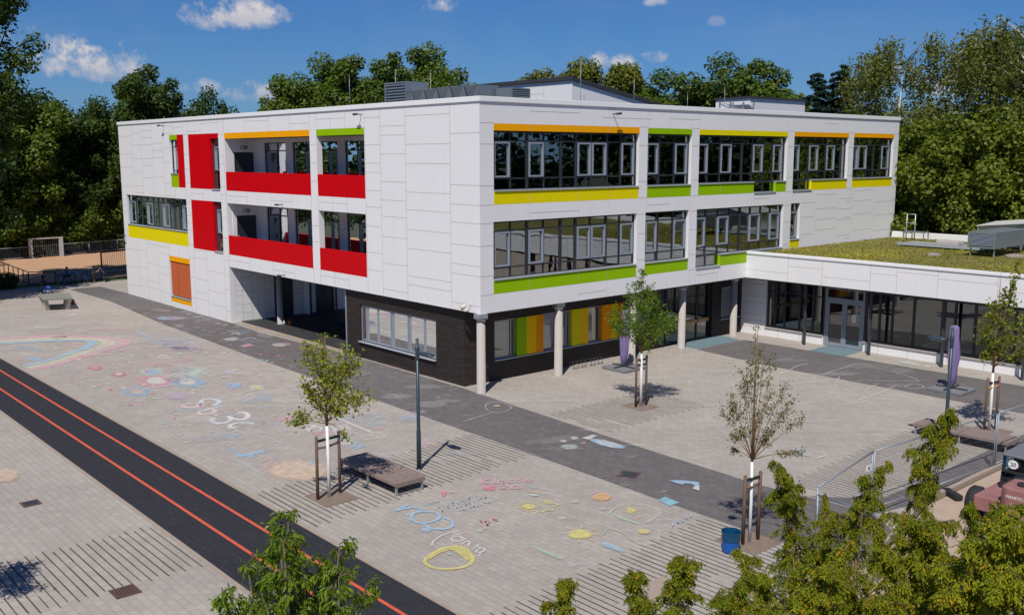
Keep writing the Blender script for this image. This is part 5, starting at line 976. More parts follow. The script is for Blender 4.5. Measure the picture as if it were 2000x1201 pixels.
# middle: COLA, Fanta, suns, Klasse 2a
B_ = lambda pts, c=None: DZ([(740+a/5, 900+b/5) for a, b in pts], c)
chalk('chalk_lettering', 'big light blue chalk word COLA written upside down in the middle of the yard', letters([B_([(630, 560), (690, 580), (725, 620), (690, 660), (600, 672), (500, 660), (430, 620)]), B_([(460, 498), (360, 510), (320, 550), (340, 595), (440, 612), (550, 590), (595, 550), (560, 510), (460, 498)]), B_([(265, 540), (440, 480)]), B_([(440, 480), (330, 450)]), B_([(300, 425), (155, 497)]), B_([(155, 497), (340, 455)]), B_([(210, 450), (270, 472)])], BL, 1, .10)+[('e', (833, 1036), 11, 4, BL, .95)])
chalk('chalk_lettering', 'white chalk word Fanta above the yellow chalk ring', letters([DZ([(844.0, 1067.5), (846.2, 1059.2), (859.0, 1049.5), (874.0, 1042.8), (896.5, 1037.5)]), DZ([(885.2, 1041.2), (898.0, 1047.2)]), DZ([(907.8, 1054.3), (896.5, 1048.8), (886.0, 1049.5), (881.8, 1054.0), (886.0, 1058.2), (898.0, 1058.5), (907.8, 1054.3)]), DZ([(907.8, 1054.3), (905.8, 1056.7)]), DZ([(901.8, 1065.2), (909.2, 1057.8)]), DZ([(907.8, 1060.0), (916.8, 1058.8), (914.5, 1069.3)]), DZ([(922.0, 1075.0), (936.2, 1063.8)]), DZ([(926.5, 1066.0), (937.8, 1071.7)]), DZ([(943.0, 1071.7), (931.8, 1075.0), (931.0, 1079.5), (940.0, 1079.5), (946.8, 1075.8), (943.0, 1071.7)]), DZ([(946.0, 1075.8), (937.0, 1083.2), (937.8, 1087.0)])], WH, .9, .055))
ring = [(480+0, 940), (600, 870), (720, 842), (820, 850), (880, 900), (915, 965), (880, 1020), (780, 1052), (640, 1062), (520, 1045), (455, 1005), (455, 970), (480, 940)]
chalk('chalk_drawing', 'big yellow chalk ring below the word Fanta', [('s', [(740+a/5, 900+b/5) for a, b in curve(ring, 6)], .10, YE, 1), ('p', [(740+a/5, 900+b/5) for a, b in [(660, 860), (740, 842), (830, 850), (890, 915), (905, 965), (860, 985), (800, 930), (720, 880)]], YE, .9), ('p', [(740+a/5, 900+b/5) for a, b in [(470, 945), (560, 885), (660, 862), (720, 865), (600, 905), (480, 975)]], YE, .85), ('e', (878, 1083), 3, 2, BL, .8), ('e', (900, 1095), 4, 2, BL, .6)])
chalk('chalk_lettering', 'pink chalk words Klasse 2a next to a heart', letters([B_([(1000, 170), (1010, 235)]), B_([(1090, 178), (1010, 205), (1090, 232)]), B_([(1128, 160), (1132, 226)]), B_([(1215, 195), (1170, 200), (1165, 220), (1200, 222), (1220, 200), (1222, 225)]), B_([(1310, 190), (1255, 195), (1270, 205), (1310, 210), (1270, 220), (1250, 215)]), B_([(1390, 185), (1340, 190), (1355, 200), (1390, 207), (1345, 218)]), B_([(1430, 200), (1500, 195), (1480, 182), (1430, 190), (1440, 212), (1510, 214)]), B_([(1180, 250), (1230, 240), (1250, 255), (1180, 275), (1270, 275)]), B_([(1370, 250), (1310, 245), (1300, 270), (1350, 275), (1365, 255), (1375, 280)])], PK, 1, .055)+[('p', [(740+a/5, 900+b/5) for a, b in [(1005, 270), (1030, 252), (1072, 250), (1100, 243), (1138, 246), (1138, 290), (1080, 297), (1010, 286)]], RD, 1)])
chalk('chalk_lettering', 'small pink chalk name with a filled heart left of Klasse', [('p', [(740+a/5, 900+b/5) for a, b in [(600, 300), (640, 296), (670, 305), (660, 340), (620, 358), (605, 330)]], RD, .95)]+letters([B_([(680, 310), (720, 305), (690, 325)]), B_([(730, 320), (775, 310)])], PK, .9, .05))
rr = random.Random(4); tx = []
for row, (x0, y0, x1, y1) in enumerate(((450, 440, 600, 395), (585, 465, 850, 375), (620, 495, 990, 322), (760, 460, 1080, 350), (790, 495, 1100, 405))):
    n = 5+row
    for i in range(n):
        a = x0+(x1-x0)*i/n; b = y0+(y1-y0)*i/n; tx.append(('s', [(740+(a+rr.uniform(-8, 12))/5, 900+(b+rr.uniform(-14, 8))/5) for _ in range(4)], .05, BL, .9))
chalk('chalk_lettering', 'several lines of small light blue chalk writing beside the word COLA', tx)
chalk('chalk_lettering', 'short red pink chalk word right of COLA', [('s', [(740+(a+rr.uniform(-12, 12))/5, 900+(b+rr.uniform(-12, 12))/5) for _ in range(5)], .06, RD, .95) for a, b in ((1000, 600), (1040, 590), (1080, 600), (1120, 575), (1060, 625), (1145, 580))]+[('e', (937, 1037.5), 7.5, 3.5, GN, .9), ('e', (947, 1033), 4, 3, PK, .9)])
def sun(cx, cy, rx, ry, n, L, label, extra=()): 
    i_ = [('e', (cx, cy), rx, ry, YE, 1)]
    for j in range(n): a = 2*math.pi*j/n+.1; i_.append(('s', [(cx+rx*1.1*math.cos(a), cy+ry*1.1*math.sin(a)), (cx+rx*L*math.cos(a)*rr.uniform(.85, 1.1), cy+ry*L*math.sin(a))], .035, YE, .9))
    chalk('chalk_sun', label, i_+list(extra))
sun(1133, 1044.5, 24, 10, 8, 1.75, 'largest yellow chalk sun with eight rays'); sun(1033, 990.5, 13.5, 5.5, 20, 1.9, 'yellow chalk sun with many short rays right of Klasse 2a'); sun(1232, 998, 10, 5, 14, 1.7, 'smallest yellow chalk sun inside a thin white frame')
chalk('chalk_lettering', 'yellow chalk word Sonne beside the many rayed sun', [('s', curve([(1045, 1005), (1054, 998), (1060, 1002), (1066, 996), (1072, 999), (1078, 995), (1080, 999)], 5), .05, YE, .9), ('p', [(1060, 977), (1078, 979), (1082, 985), (1064, 986)], YE, .7), ('s', [(1078, 983), (1090, 988), (1080, 990)], .05, YE, .9)])
chalk('chalk_drawing', 'filled orange chalk circle in the middle right of the yard', [('e', (1176, 972), 18, 8.5, OR, 1), ('s', curve([(1157, 978), (1158, 964), (1175, 961)]), .03, PK, .7)])
chalk('chalk_drawing', 'filled bright blue chalk square near the dark paving strip', [('p', [(1284, 978), (1299, 971), (1328, 983), (1309, 990)], (.30, .57, .68), 1)])
chalk('chalk_drawing', 'light blue and white chalk triangle with a hole on the dark paving strip', [('p', [(1304, 939.5), (1330, 939), (1350, 941), (1366, 943), (1366, 960), (1354, 956), (1358, 950), (1350, 946), (1338, 945.5), (1332, 948)], BL, 1), ('p', [(1355, 952), (1366, 948), (1366, 960), (1353, 956)], WH, .9)])
chalk('chalk_drawing', 'blue and white striped chalk fish shape on the dark paving strip', [('p', [(1145, 856), (1168, 859), (1200, 866), (1222, 873), (1221, 878), (1200, 877), (1175, 872), (1155, 864)], BL, .95), ('s', [(1160, 862), (1205, 876)], .14, WH, .9), ('s', [(1172, 860), (1216, 873)], .14, WH, .9), ('p', [(1135, 857), (1158, 850), (1168, 852), (1150, 860)], WH, .9)])
chalk('chalk_drawing', 'mint chalk oval left of the striped fish', [('e', (1112, 874), 17, 5, MT, .7), ('e', (1101, 863), 7, 2.5, MT, .8), ('e', (1122, 857), 8, 3, WH, .7), ('e', (1140, 867), 5, 1.5, PK, .8)])
chalk('chalk_drawing', 'long mint green chalk stroke below the largest sun', [('p', [(1040, 1068), (1052, 1071), (1104, 1092), (1103, 1096), (1092, 1094), (1048, 1076)], GN, .8)])
chalk('chalk_drawing', 'blue chalk stroke right of the largest sun', [('p', [(1173, 1062), (1186, 1061), (1220, 1076), (1224, 1081), (1208, 1079), (1178, 1068)], BL, .8)])
chalk('chalk_drawing', 'mint chalk stroke with a thin white frame around the smallest sun', [('p', [(1195, 1006), (1204, 1008), (1248, 1024), (1246, 1026), (1210, 1015)], GN, .85), ('s', curve([(1188, 1006), (1200, 995), (1220, 987), (1250, 987), (1275, 993), (1287, 1003), (1280, 1012), (1262, 1024)]), .04, WH, .6), ('e', (1248, 1012), 4, 2, OR, .7)])
chalk('chalk_drawing', 'yellow and peach chalk oval below the framed sun', [('e', (1258, 1040), 13, 5, PE, .9), ('p', [(1245, 1036), (1260, 1036), (1268, 1044), (1250, 1043)], YE, .9), ('s', curve([(1178, 1045), (1190, 1034), (1215, 1042), (1240, 1060), (1262, 1068)]), .05, GN, .6), ('s', curve([(1276, 1033), (1288, 1043), (1285, 1060)]), .03, WH, .5)])
chalk('chalk_lettering', 'light blue chalk word near the striped joints left of the bin', [('s', [(1316+8*i+rr.uniform(-3, 3), 1025-4.2*i+rr.uniform(-4, 4)) for _ in range(4)], .05, BL, .95) for i in range(5)])
chalk('chalk_drawing', 'orange and mint chalk patches above the many rayed sun', [('p', [(1030, 960), (1058, 960), (1050, 966), (1036, 964)], OR, .6), ('p', [(1031, 966), (1050, 967), (1055, 970), (1040, 971)], MT, .85), ('e', (1124, 981), 5, 2, PE, .8), ('s', [(1035, 953), (1068, 956)], .06, BL, .5), ('e', (1097, 1014), 9, 2.5, WH, .5)])
chalk('chalk_drawing', 'white and yellow chalk oval at the left edge beyond the track', [('e', (8, 930), 31, 13, PE, .95)])
chalk('chalk_lettering', 'light blue chalk zigzag letters near the right bench', [('s', curve([(1548, 880), (1572, 881), (1560, 888), (1582, 892)], 4), .08, BL, .95), ('s', curve([(1590, 898), (1610, 892), (1612, 889)], 4), .06, WH, .7)])
chalk('chalk_drawing', 'large thin white chalk outline of a figure on the yard before the annex', [('s', curve([(1524, 732), (1540, 725), (1560, 715), (1580, 712)], 4), .06, WH, .6), ('s', curve([(1600, 735), (1640, 722), (1680, 712), (1720, 722), (1770, 735), (1792, 744), (1780, 746), (1660, 744)], 4), .06, MT, .6), ('s', curve([(1715, 750), (1692, 765), (1700, 774)], 4), .06, MT, .6), ('s', curve([(1750, 754), (1716, 770), (1680, 782), (1690, 786), (1640, 793)], 4), .06, WH, .6), ('s', curve([(1765, 757), (1785, 751), (1805, 757), (1785, 761), (1765, 757)], 4), .06, WH, .6), ('s', [(1545, 752), (1640, 741)], .05, WH, .6), ('s', curve([(1640, 736), (1634, 750), (1633, 763)], 4), .05, WH, .6)])
chalk('chalk_drawing', 'pale blue and cream chalk patch by the base of the annex glazing', [('p', [(1755, 707), (1775, 707), (1800, 714), (1797, 717), (1760, 711)], MT, .8), ('e', (1812, 717), 8, 2, WH, .8)])
chalk('chalk_drawing', 'thin chalk circle with a dot and long line on the dark paving', [('s', curve([(948, 798), (952, 790), (975, 788), (998, 796), (990, 804), (970, 808), (955, 804), (948, 798)], 5), .05, WH, .5), ('e', (971, 794), 7, 2, PE, .8), ('s', [(904, 825), (962, 808)], .07, WH, .5)])
chalk('chalk_drawing', 'pink and white chalk patches on the dark paving near the left entrance', [('p', [(432, 664), (452, 660), (470, 663), (455, 668)], WH, .6), ('p', [(465, 678), (485, 672), (498, 676), (478, 680)], PK, .7), ('s', curve([(470, 666), (490, 661), (500, 664)], 4), .2, LV, .5), ('s', curve([(450, 655), (462, 651), (468, 656)], 4), .15, WH, .5), ('e', (545, 675), 14, 4, WH, .6), ('e', (560, 674), 8, 3, PK, .5), ('e', (335, 623), 30, 4, LV, .5), ('e', (320, 624), 12, 3, BL, .5)])

# ------------------------------------------------------------------ vegetation
UP = np.array([0, 0, 1.])
def sphere(n, rng): v = rng.normal(size=(n, 3)); return v/np.linalg.norm(v, axis=1, keepdims=True)
def crown_leaves(rng, lumps, n, leaf, outb=.55):
    """lumps: (m,4) centre + radius, leaves spread through the outer part of each lump"""
    w = lumps[:, 3]**2; idx = rng.choice(len(lumps), n, p=w/w.sum()); d = sphere(n, rng)
    r = lumps[idx, 3]*(.35+.75*rng.random(n)**.7); C = lumps[idx, :3]+d*r[:, None]*np.array([1, 1, .95])
    N = d*outb+UP*.45+sphere(n, rng)*.6; return C, N, leaf*rng.uniform(.7, 1.35, n)
def limbs(mb, base_z, lumps, rng, r0, k=10, top=None):
    top = top or lumps[:, 2].max()*.85; mb.tube([(0, 0, -.1), (.05*r0, 0, base_z*.5), (rng.normal()*.2, rng.normal()*.2, base_z), (rng.normal()*.3, rng.normal()*.3, top)], [r0*1.25, r0, r0*.85, r0*.15], 8)
    for i in rng.choice(len(lumps), min(k, len(lumps)), replace=False):
        p = lumps[i, :3]; z0 = base_z+rng.random()*(max(p[2]-base_z, .5))*.5; a = np.array([0, 0, z0]); m = a*.45+p*.55+np.array([0, 0, .12*np.linalg.norm(p-a)*-1]); mb.tube([a, m, p], [r0*.45, r0*.25, r0*.06], 6)
def tree_proto(name, seed, H, Rr, base, nl, leaf, n_l, m_leaf, m_bark, label, cat='tree', shape='round', loc=(0, 0, 0), group=None, r0=.28, lumpr=(.20, .34)):
    rng = np.random.default_rng(seed); t = thing(name, (0, 0, 0), label, cat, group); hc = (H-base)/2; L = []
    for i in range(nl*3):
        d = sphere(1, rng)[0]; k = rng.uniform(.62, 1.0) if i < nl*2 else rng.uniform(.1, .6); z = base+hc+math.copysign(abs(d[2])**.75, d[2])*hc*k*.97
        f = (z-base)/(H-base); prof = 1.0
        if shape == 'spread': prof = .75+.4*math.sin(math.pi*min(1, f*1.05))
        if shape == 'wall': prof = 1.0 if f > .35 else .9+.3*f; d[2] = d[2]
        rr_ = Rr*rng.uniform(*lumpr)*(.78 if i < nl*2 else 1.35); L.append((d[0]*Rr*k*prof, d[1]*Rr*k*prof, z, rr_))
    L = np.array(L); C, N, S = crown_leaves(rng, L, n_l, leaf); np_mesh('crown', quads(C, N, S, .72, rng), t, m_leaf, rng.random(n_l))
    mb = MB(); limbs(mb, base*1.1, L, rng, r0); mb.build('trunk', m_bark, t); t.location = loc; return t
def birch_proto(seed, H, Rr, label, m_leaf):
    rng = np.random.default_rng(seed); t = thing('birch_tree', (0, 0, 0), label, 'tree', 'birch trees behind the annex'); mb = MB(); mb.tube([(0, 0, 0), (.1, .05, H*.35), (-.15, .1, H*.62), (0, 0, H*.86)], [.24, .17, .08, .012], 8); tips = []
    for i in range(46):
        z0 = H*rng.uniform(.20, .93); a = rng.uniform(0, 2*math.pi); L = Rr*rng.uniform(.5, 1.05)*(1-.5*max(0, z0/H-.55)); e = np.array([math.cos(a)*L, math.sin(a)*L, z0+L*rng.uniform(.1, .55)]); m = np.array([e[0]*.55, e[1]*.55, z0+L*rng.uniform(.4, .65)]); mb.tube([(0, 0, z0), m, e], [.05, .028, .006], 5); tips += [m*(1-q)+e*q for q in np.linspace(.0, 1.05, 7)]
    mb.build('trunk', birchbark, t); C = []; N = []
    for p in tips:
        for s in range(6):
            q = p+rng.normal(size=3)*[.45, .45, .30]; L = rng.uniform(.6, 3.2); n = int(L*9); zz = rng.random(n)*L; C.append(np.stack([q[0]+rng.normal(size=n)*.10+zz*.06*rng.normal(), q[1]+rng.normal(size=n)*.10+zz*.06*rng.normal(), q[2]-zz], 1)); N.append(sphere(n, rng)+[0, 0, .3])
    C = np.concatenate(C); N = np.concatenate(N); np_mesh('crown', quads(C, N, rng.uniform(.16, .30, len(C)), .6, rng), t, m_leaf, rng.random(len(C))); return t
def spruce_proto(seed, H, Rr, label, m_leaf):
    rng = np.random.default_rng(seed); t = thing('spruce_tree', (0, 0, 0), label, 'tree', 'dark spruces behind the school'); mb = MB(); mb.tube([(0, 0, 0), (0, 0, H)], [.25, .02], 7); C = []; N = []; z = H*.12
    while z < H*.985:
        f = 1-z/H; k = 5+int(4*f)
        for j in range(k):
            a = rng.uniform(0, 2*math.pi); L = Rr*(f**.62)*rng.uniform(.65, 1.1)+.12; n = int(L*170)+20; s = rng.random(n)**.7; droop = -.35*L*s**1.5+.25*L*np.clip(s-.7, 0, 1); w = rng.normal(size=n)*.17*L*(1-.4*s)
            C.append(np.stack([math.cos(a)*L*s-math.sin(a)*w, math.sin(a)*L*s+math.cos(a)*w, z+droop-.25*np.abs(rng.normal(size=n))*.5], 1)); N.append(sphere(n, rng)*.8+[0, 0, .7])
            mb.tube([(0, 0, z), (math.cos(a)*L*.9, math.sin(a)*L*.9, z-.3*L)], [.03, .008], 4)
        z += H*.028
    mb.build('trunk', bark, t); C = np.concatenate(C); N = np.concatenate(N); np_mesh('crown', quads(C, N, rng.uniform(.22, .46, len(C)), .35, rng), t, m_leaf, rng.random(len(C))); return t
lf_oak = leaf_mat('oak_leaf', (.030, .058, .011), (.105, .15, .026)); lf_mid = leaf_mat('maple_leaf', (.042, .078, .010), (.145, .20, .026)); lf_yel = leaf_mat('linden_leaf', (.055, .080, .010), (.20, .21, .026)); lf_birch = leaf_mat('birch_leaf', (.075, .095, .020), (.22, .23, .055), trans=.45)
lf_spruce = leaf_mat('spruce_needle', (.010, .026, .018), (.030, .062, .036), trans=.1); lf_dark = leaf_mat('dark_leaf', (.016, .036, .008), (.055, .10, .018)); lf_hedge = leaf_mat('hedge_leaf', (.060, .090, .010), (.22, .26, .030), trans=.4)
g_back = 'broadleaf trees behind the school roof'; g_left = 'tall trees beyond the sand pitch'
p1 = tree_proto('broadleaf_tree', 1, 20, 6.2, 4.5, 34, .36, 62000, lf_mid, bark, 'dark green broadleaf tree rising left of the louvred roof box', 'tree', 'round', (33.5, 69.7, 0), g_back)
p2 = tree_proto('broadleaf_tree', 2, 21, 5.4, 5, 34, .36, 62000, lf_mid, bark, 'broad dark green tree directly above the folded roof duct', 'tree', 'spread', (38.9, 59.0, 0), g_back)
p3 = tree_proto('broadleaf_tree', 3, 20.5, 5.6, 5, 34, .36, 62000, lf_yel, bark, 'yellowish green tree behind the left slope of the penthouse roof', 'tree', 'round', (57.6, 56.0, 0), g_back)
for (p, loc, rz, s, l) in ((p2, (37.2, 70.3, 0), 1.2, (1.15, 1.15, .97), 'green tree between the lightning rods left of the roof duct'), (p1, (48.6, 63.9, 0), 2.0, (.95, .95, .96), 'green tree at the right end of the folded duct'), (p2, (35.5, 63.5, 0), 3.3, (1.1, 1.1, .97), 'rounded green tree just above the grey louvred box'), (p1, (43.5, 60.0, 0), 5.1, (1.0, 1.0, 1.05), 'highest green tree above the folded roof duct'),
                          (p3, (57.3, 48.8, 0), 1.0, (1.0, 1.0, 1.03), 'yellowish tree whose top is highest right of the penthouse corner'), (p2, (63.5, 50.0, 0), 4.0, (1.1, 1.1, .96), 'green tree over the downward slope of the penthouse roof'), (p1, (67.0, 46.4, 0), 2.6, (1.05, 1.05, .95), 'dark green tree left of the widest tree behind the roof'), (p1, (66.6, 39.8, 0), .4, (1.15, 1.15, 1.0), 'widest dark green tree behind the roof, near the stair head'), (p2, (71.3, 36.9, 0), 5.2, (1.05, 1.05, .96), 'dark green tree behind the white stair head'), (p2, (30.0, 71.0, 0), 5.0, (.8, .8, .86), 'low dark tree at the left end of the trees behind the roof')):
    copy_thing(p, loc, rz, s, l)
s1 = spruce_proto(5, 18.9, 5.6, 'shorter dark blue green spruce left of the other', lf_spruce); s1.location = (68.9, 27.4, 0); copy_thing(s1, (71.4, 26.1, 0), 2.0, (.95, .95, 1.05), 'taller dark blue green spruce right of the other')
b1 = birch_proto(8, 18.6, 5.0, 'drooping birch with white trunk just right of the school building', lf_birch); b1.location = (50.5, 8.6, 0)
copy_thing(b1, (43.2, -.2, 0), 2.2, (1.0, 1.0, .96), 'drooping birch with the widest crown near the right edge'); copy_thing(b1, (40.5, -5.2, 0), 4.1, (1.0, 1.0, .96), 'drooping birch cut by the right edge')
hb = tree_proto('maple_thicket', 12, 12.5, 4.8, .3, 44, .27, 70000, lf_hedge, bark, 'dense yellow green maple filling the gap right of the school end wall', 'tree', 'round', (44.5, 6.0, 0), 'dense maples behind the annex roof', .2, (.17, .30))
for (loc, rz, s, l) in (((41.0, 1.8, 0), 1.1, (1, 1, .95), 'dense yellow green maple behind the roof ladder'), ((37.8, -2.6, 0), 2.4, (.95, .95, 1.0), 'dense yellow green maple above the ventilation unit on the annex roof'), ((38.3, -7.5, 0), 3.6, (1, 1, .98), 'dense yellow green maple at the right edge above the plastic shelter')): copy_thing(hb, loc, rz, s, l)
k1 = tree_proto('dark_tree', 21, 15.5, 5.6, .2, 40, .34, 55000, lf_dark, bark, 'dark tree in deep shade just left of the school building', 'tree', 'round', (5.5, 77, 0), g_left)
k2 = tree_proto('oak_tree', 22, 24.5, 4.6, 8, 40, .27, 46000, lf_oak, bark, 'tall dark oak at the left edge reaching above the frame', 'tree', 'spread', (-8.2, 46.5, 0), g_left)
k3 = tree_proto('round_tree', 23, 15, 5.0, .4, 40, .32, 55000, lf_mid, bark, 'round mid green tree right of the tall oak at left', 'tree', 'round', (-.5, 73.5, 0), g_left); k3.scale = (1.1, 1.1, 1.22)
k4 = tree_proto('layered_tree', 24, 18.6, 5.6, 3, 30, .32, 42000, lf_oak, bark, 'tree with layered airy crown rising above the left corner of the school', 'tree', 'spread', (14.8, 72.0, 0), g_left, .22, (.14, .26)); k4.scale = (1, 1, 1.07)
for (p, loc, rz, s, l) in ((k3, (3.6, 74.8, 0), 2.0, (1.05, 1.05, 1.10), 'mid green tree just left of the school corner'), (k1, (-4.8, 73.8, 0), 1.0, (1.1, 1.1, 1.05), 'shaded dark tree directly behind the football goal'), (k1, (1.0, 79, 0), 3.0, (1.2, 1.2, 1.0), 'dark tree filling the back between goal and school'), (k2, (-5.8, 73.5, 0), 4.0, (1.15, 1.15, 1.02), 'tall dark oak second from the left edge'), (k1, (21.3, 71.5, 0), 5.0, (.72, .72, 1.04), 'small dark tree top showing over the left end of the roof'), (k1, (12.5, 79.5, 0), 2.3, (1, 1, .98), 'dark tree below the layered crown'), (k3, (-9.5, 74, 0), .7, (1.2, 1.2, 1.1), 'broad green tree behind the left end of the pitch railing')): copy_thing(p, loc, rz, s, l)
sh = tree_proto('bush', 31, 5.5, 3.4, .1, 26, .28, 13000, lf_mid, bark, 'light green bush behind the pitch railing near the school corner', 'bush', 'round', (6.8, 73.6, 0), 'bushes behind the pitch railing', .08)
for (loc, rz, s, l) in (((-2.8, 72.0, 0), 1.0, (1, 1, .9), 'dark bush left of the football goal'), ((2.0, 73.2, 0), 2.2, (1.1, 1.1, 1.0), 'dark bush right behind the football goal'), ((10.6, 75.2, 0), 3.9, (1.1, 1.1, 1.2), 'bush hidden by the school corner above the railing'), ((-8, 70.5, 0), 5.0, (1.2, 1.2, 1.1), 'dark bush at the left edge above the railing')): copy_thing(sh, loc, rz, s, l)
st_ = tree_proto('shade_tree', 35, 11, 3.6, 3.2, 24, .30, 9000, lf_dark, bark, 'tree beyond the left edge that shades the paving by the blue table', 'tree', 'round', (-12.8, 41.6, 0), None, .15); copy_thing(st_, (-10.6, 47.2, 0), 1.0, (1, 1, .95), 'tree beyond the left edge that shades the black railing')
copy_thing(st_, (-8.9, 43.4, 0), 2.6, (.95, .95, 1.15), 'tree at the left edge whose shadow covers the children by the blue table')
hd = tree_proto('hedge_plant', 33, 1.15, .9, .05, 22, .13, 3500, lf_dark, bark, 'low dark clipped shrub at the left edge of the paving', 'shrub', 'round', (-5.7, 47.6, 0), None, .03)
# trees outside the frame that only show as reflections in the window bands
rng = np.random.default_rng(77); LL = []
for j, q in enumerate(np.linspace(-2.35, .12, 26)):
    x, y, h, r = 22+58*math.cos(q), -14+52*math.sin(q), 17+4*math.sin(j*2.3), 6.5
    if y > -16 and x > 60: h = 15
    for i in range(13): d = sphere(1, rng)[0]; LL.append((x+d[0]*r*.7, y+d[1]*r*.7, h*.52+d[2]*h*.46, r*.42))
for (x, y) in [(-19, 60), (-27, 57), (-35, 52), (-43, 47), (-50, 40), (-56, 31), (-61, 21), (-64, 10)]:
    for i in range(15): d = sphere(1, rng)[0]; LL.append((x+d[0]*5, y+d[1]*5, 12+d[2]*10, 3.0))
LL = np.array(LL); C, N, S = crown_leaves(rng, LL, 95000, .72); tag(np_mesh('tree_belt', quads(C, N, S, .8, rng), None, lf_dark, rng.random(len(C))), 'belt of dark trees around the school grounds, mirrored in the windows', 'trees', kind='stuff')

# ---- young staked trees in the yard
RH = np.array([_r[0], _r[1], 0]); RH /= np.linalg.norm(RH); DH = np.array([_f[0], _f[1], 0]); DH /= np.linalg.norm(DH)
def leaf_sprays(rng, pts, per, spread, size, asp, hang=0.0):
    C = []; N = []
    for p in pts: n = rng.poisson(per); C.append(p+rng.normal(size=(n, 3))*spread); N.append(sphere(n, rng)*.9+np.array([0, 0, .55]))
    C = np.concatenate(C); N = np.concatenate(N); return C, N, size*rng.uniform(.7, 1.3, len(C))
def young_tree(name, base, H, z_split, ends, lm, label, seed, size, per, spread, asp=.6, r0=.05, z_white=2.1, bark_=None, name2='crown', twig=3, start=.25):
    rng = np.random.default_rng(seed); b = np.array(base, float); t = thing(name, (b[0], b[1], 0), label, 'tree', 'young staked trees in the yard')
    tr = MB(); tr.tube([b, b+[.01, 0, z_white*.5], b+[0, .01, z_white]], [r0*1.25, r0*1.1, r0], 10); tr.build('limewashed_trunk', limewash, t)
    mb = MB(); mb.tube([b+[0, .01, z_white+.001], b+[0, .01, (z_white+H)/2], b+[.02, 0, H]], [r0*.98, r0*.55, .006], 8); P = []
    for (dx, z, k) in ends:
        e = b+RH*dx+DH*rng.normal()*max(.18, abs(dx)*.6)+UP*z; zs = max(z_split, z_split+(z-z_split)*start*rng.uniform(.4, 1.1)-abs(dx)*.3); zs = min(max(zs, z_split), z-.05) if z > z_split else z_split
        a = b+UP*zs; m = a*.42+e*.58+UP*(.06 if z > zs else .12)+DH*rng.normal()*.05; mb.tube([a, (a+m)/2+UP*.02, m, e], [r0*.36, r0*.28, r0*.2, .005], 6)
        for q in np.linspace(.3, 1.0, 6):
            c = (1-q)*m+q*e; P.append((c, k))
            for j in range(twig): w = c+sphere(1, rng)[0]*.26*k; mb.tube([c, (c+w)/2+UP*.02, w], [.008, .006, .003], 4); P.append(((c+w)/2, k*.8)); P.append((w, k))
    for z in np.linspace(z_split+.5, H, 9): P.append((b+UP*z, .7))
    mb.build('branches', bark_ or bark_y, t); C = []; N = []
    for p, k in P: n = rng.poisson(per*k); C.append(p+rng.normal(size=(n, 3))*spread*k); N.append(sphere(n, rng)+np.array([0, 0, .5]))
    C = np.concatenate(C); N = np.concatenate(N); np_mesh('crown', quads(C, N, size*rng.uniform(.65, 1.3, len(C)), asp, rng), t, lm, rng.random(len(C))); return t
def px_ends(bx, by, s, lst): return [((x-bx)*s, (by-y)*s*1.015, k) for x, y, k in lst]
lf_t1 = leaf_mat('ginkgo_leaf', (.12, .16, .012), (.34, .37, .035), trans=.45); lf_t2 = leaf_mat('locust_leaf', (.055, .115, .008), (.17, .27, .020), trans=.45); lf_t4 = leaf_mat('pear_leaf', (.060, .085, .020), (.16, .19, .045), trans=.35); lf_t3 = leaf_mat('oak_sapling_leaf', (.075, .115, .010), (.21, .24, .022), trans=.4)
young_tree('young_tree', (-11.04, -6.52, 0), 4.75, 2.2, px_ends(643, 970, .0143, [(620, 662, 1.1), (638, 655, .7), (690, 668, 1.3), (700, 690, 1.2), (655, 690, 1.2), (612, 680, .9), (628, 715, 1.1), (603, 742, .9), (606, 765, 1), (665, 730, 1.3), (700, 745, 1.2), (722, 768, 1.3), (650, 770, 1.4), (680, 775, 1.3), (625, 780, 1.1), (690, 700, 1.1), (588, 802, .8), (572, 818, .7), (692, 842, .55), (665, 795, .9), (640, 735, 1.2)]), lf_t1, 'young tree with bright green leaves and limewashed trunk beside the timber bench', 41, .095, 3.3, .10, .75, .045)
young_tree('young_tree', (3.35, -5.70, 0), 5.2, 2.2, px_ends(1252, 793, .0213, [(1250, 548, .6), (1240, 572, .8), (1262, 575, .8), (1228, 590, .9), (1272, 588, .8), (1250, 605, 1.2), (1222, 615, 1.2), (1278, 612, 1.2), (1208, 632, 1.2), (1295, 630, 1.2), (1232, 640, 1.4), (1265, 640, 1.4), (1200, 645, .9), (1312, 632, .9), (1285, 655, 1.2), (1215, 655, 1.0), (1248, 660, 1.3), (1305, 645, .9), (1262, 678, .7)]), lf_t2, 'young tree with dense feathery dark green crown in front of the columns', 42, .115, 8.5, .105, .42, .045, twig=2)
young_tree('young_tree', (9.98, -16.16, 0), 5.65, 2.3, px_ends(1931, 841, .0197, [(1960, 545, .35), (1950, 565, .4), (1942, 590, .5), (1962, 590, .4), (1925, 612, .7), (1958, 612, .7), (1912, 630, .8), (1975, 632, .8), (1940, 640, 1), (1905, 655, .9), (1985, 652, .9), (1950, 665, 1.1), (1920, 675, 1.0), (1980, 678, .9), (1935, 695, .9), (1965, 702, .8), (1910, 700, .6)]), lf_t3, 'young oak with conical yellow green crown before the annex at right', 43, .15, 3.3, .13, .5, .045)
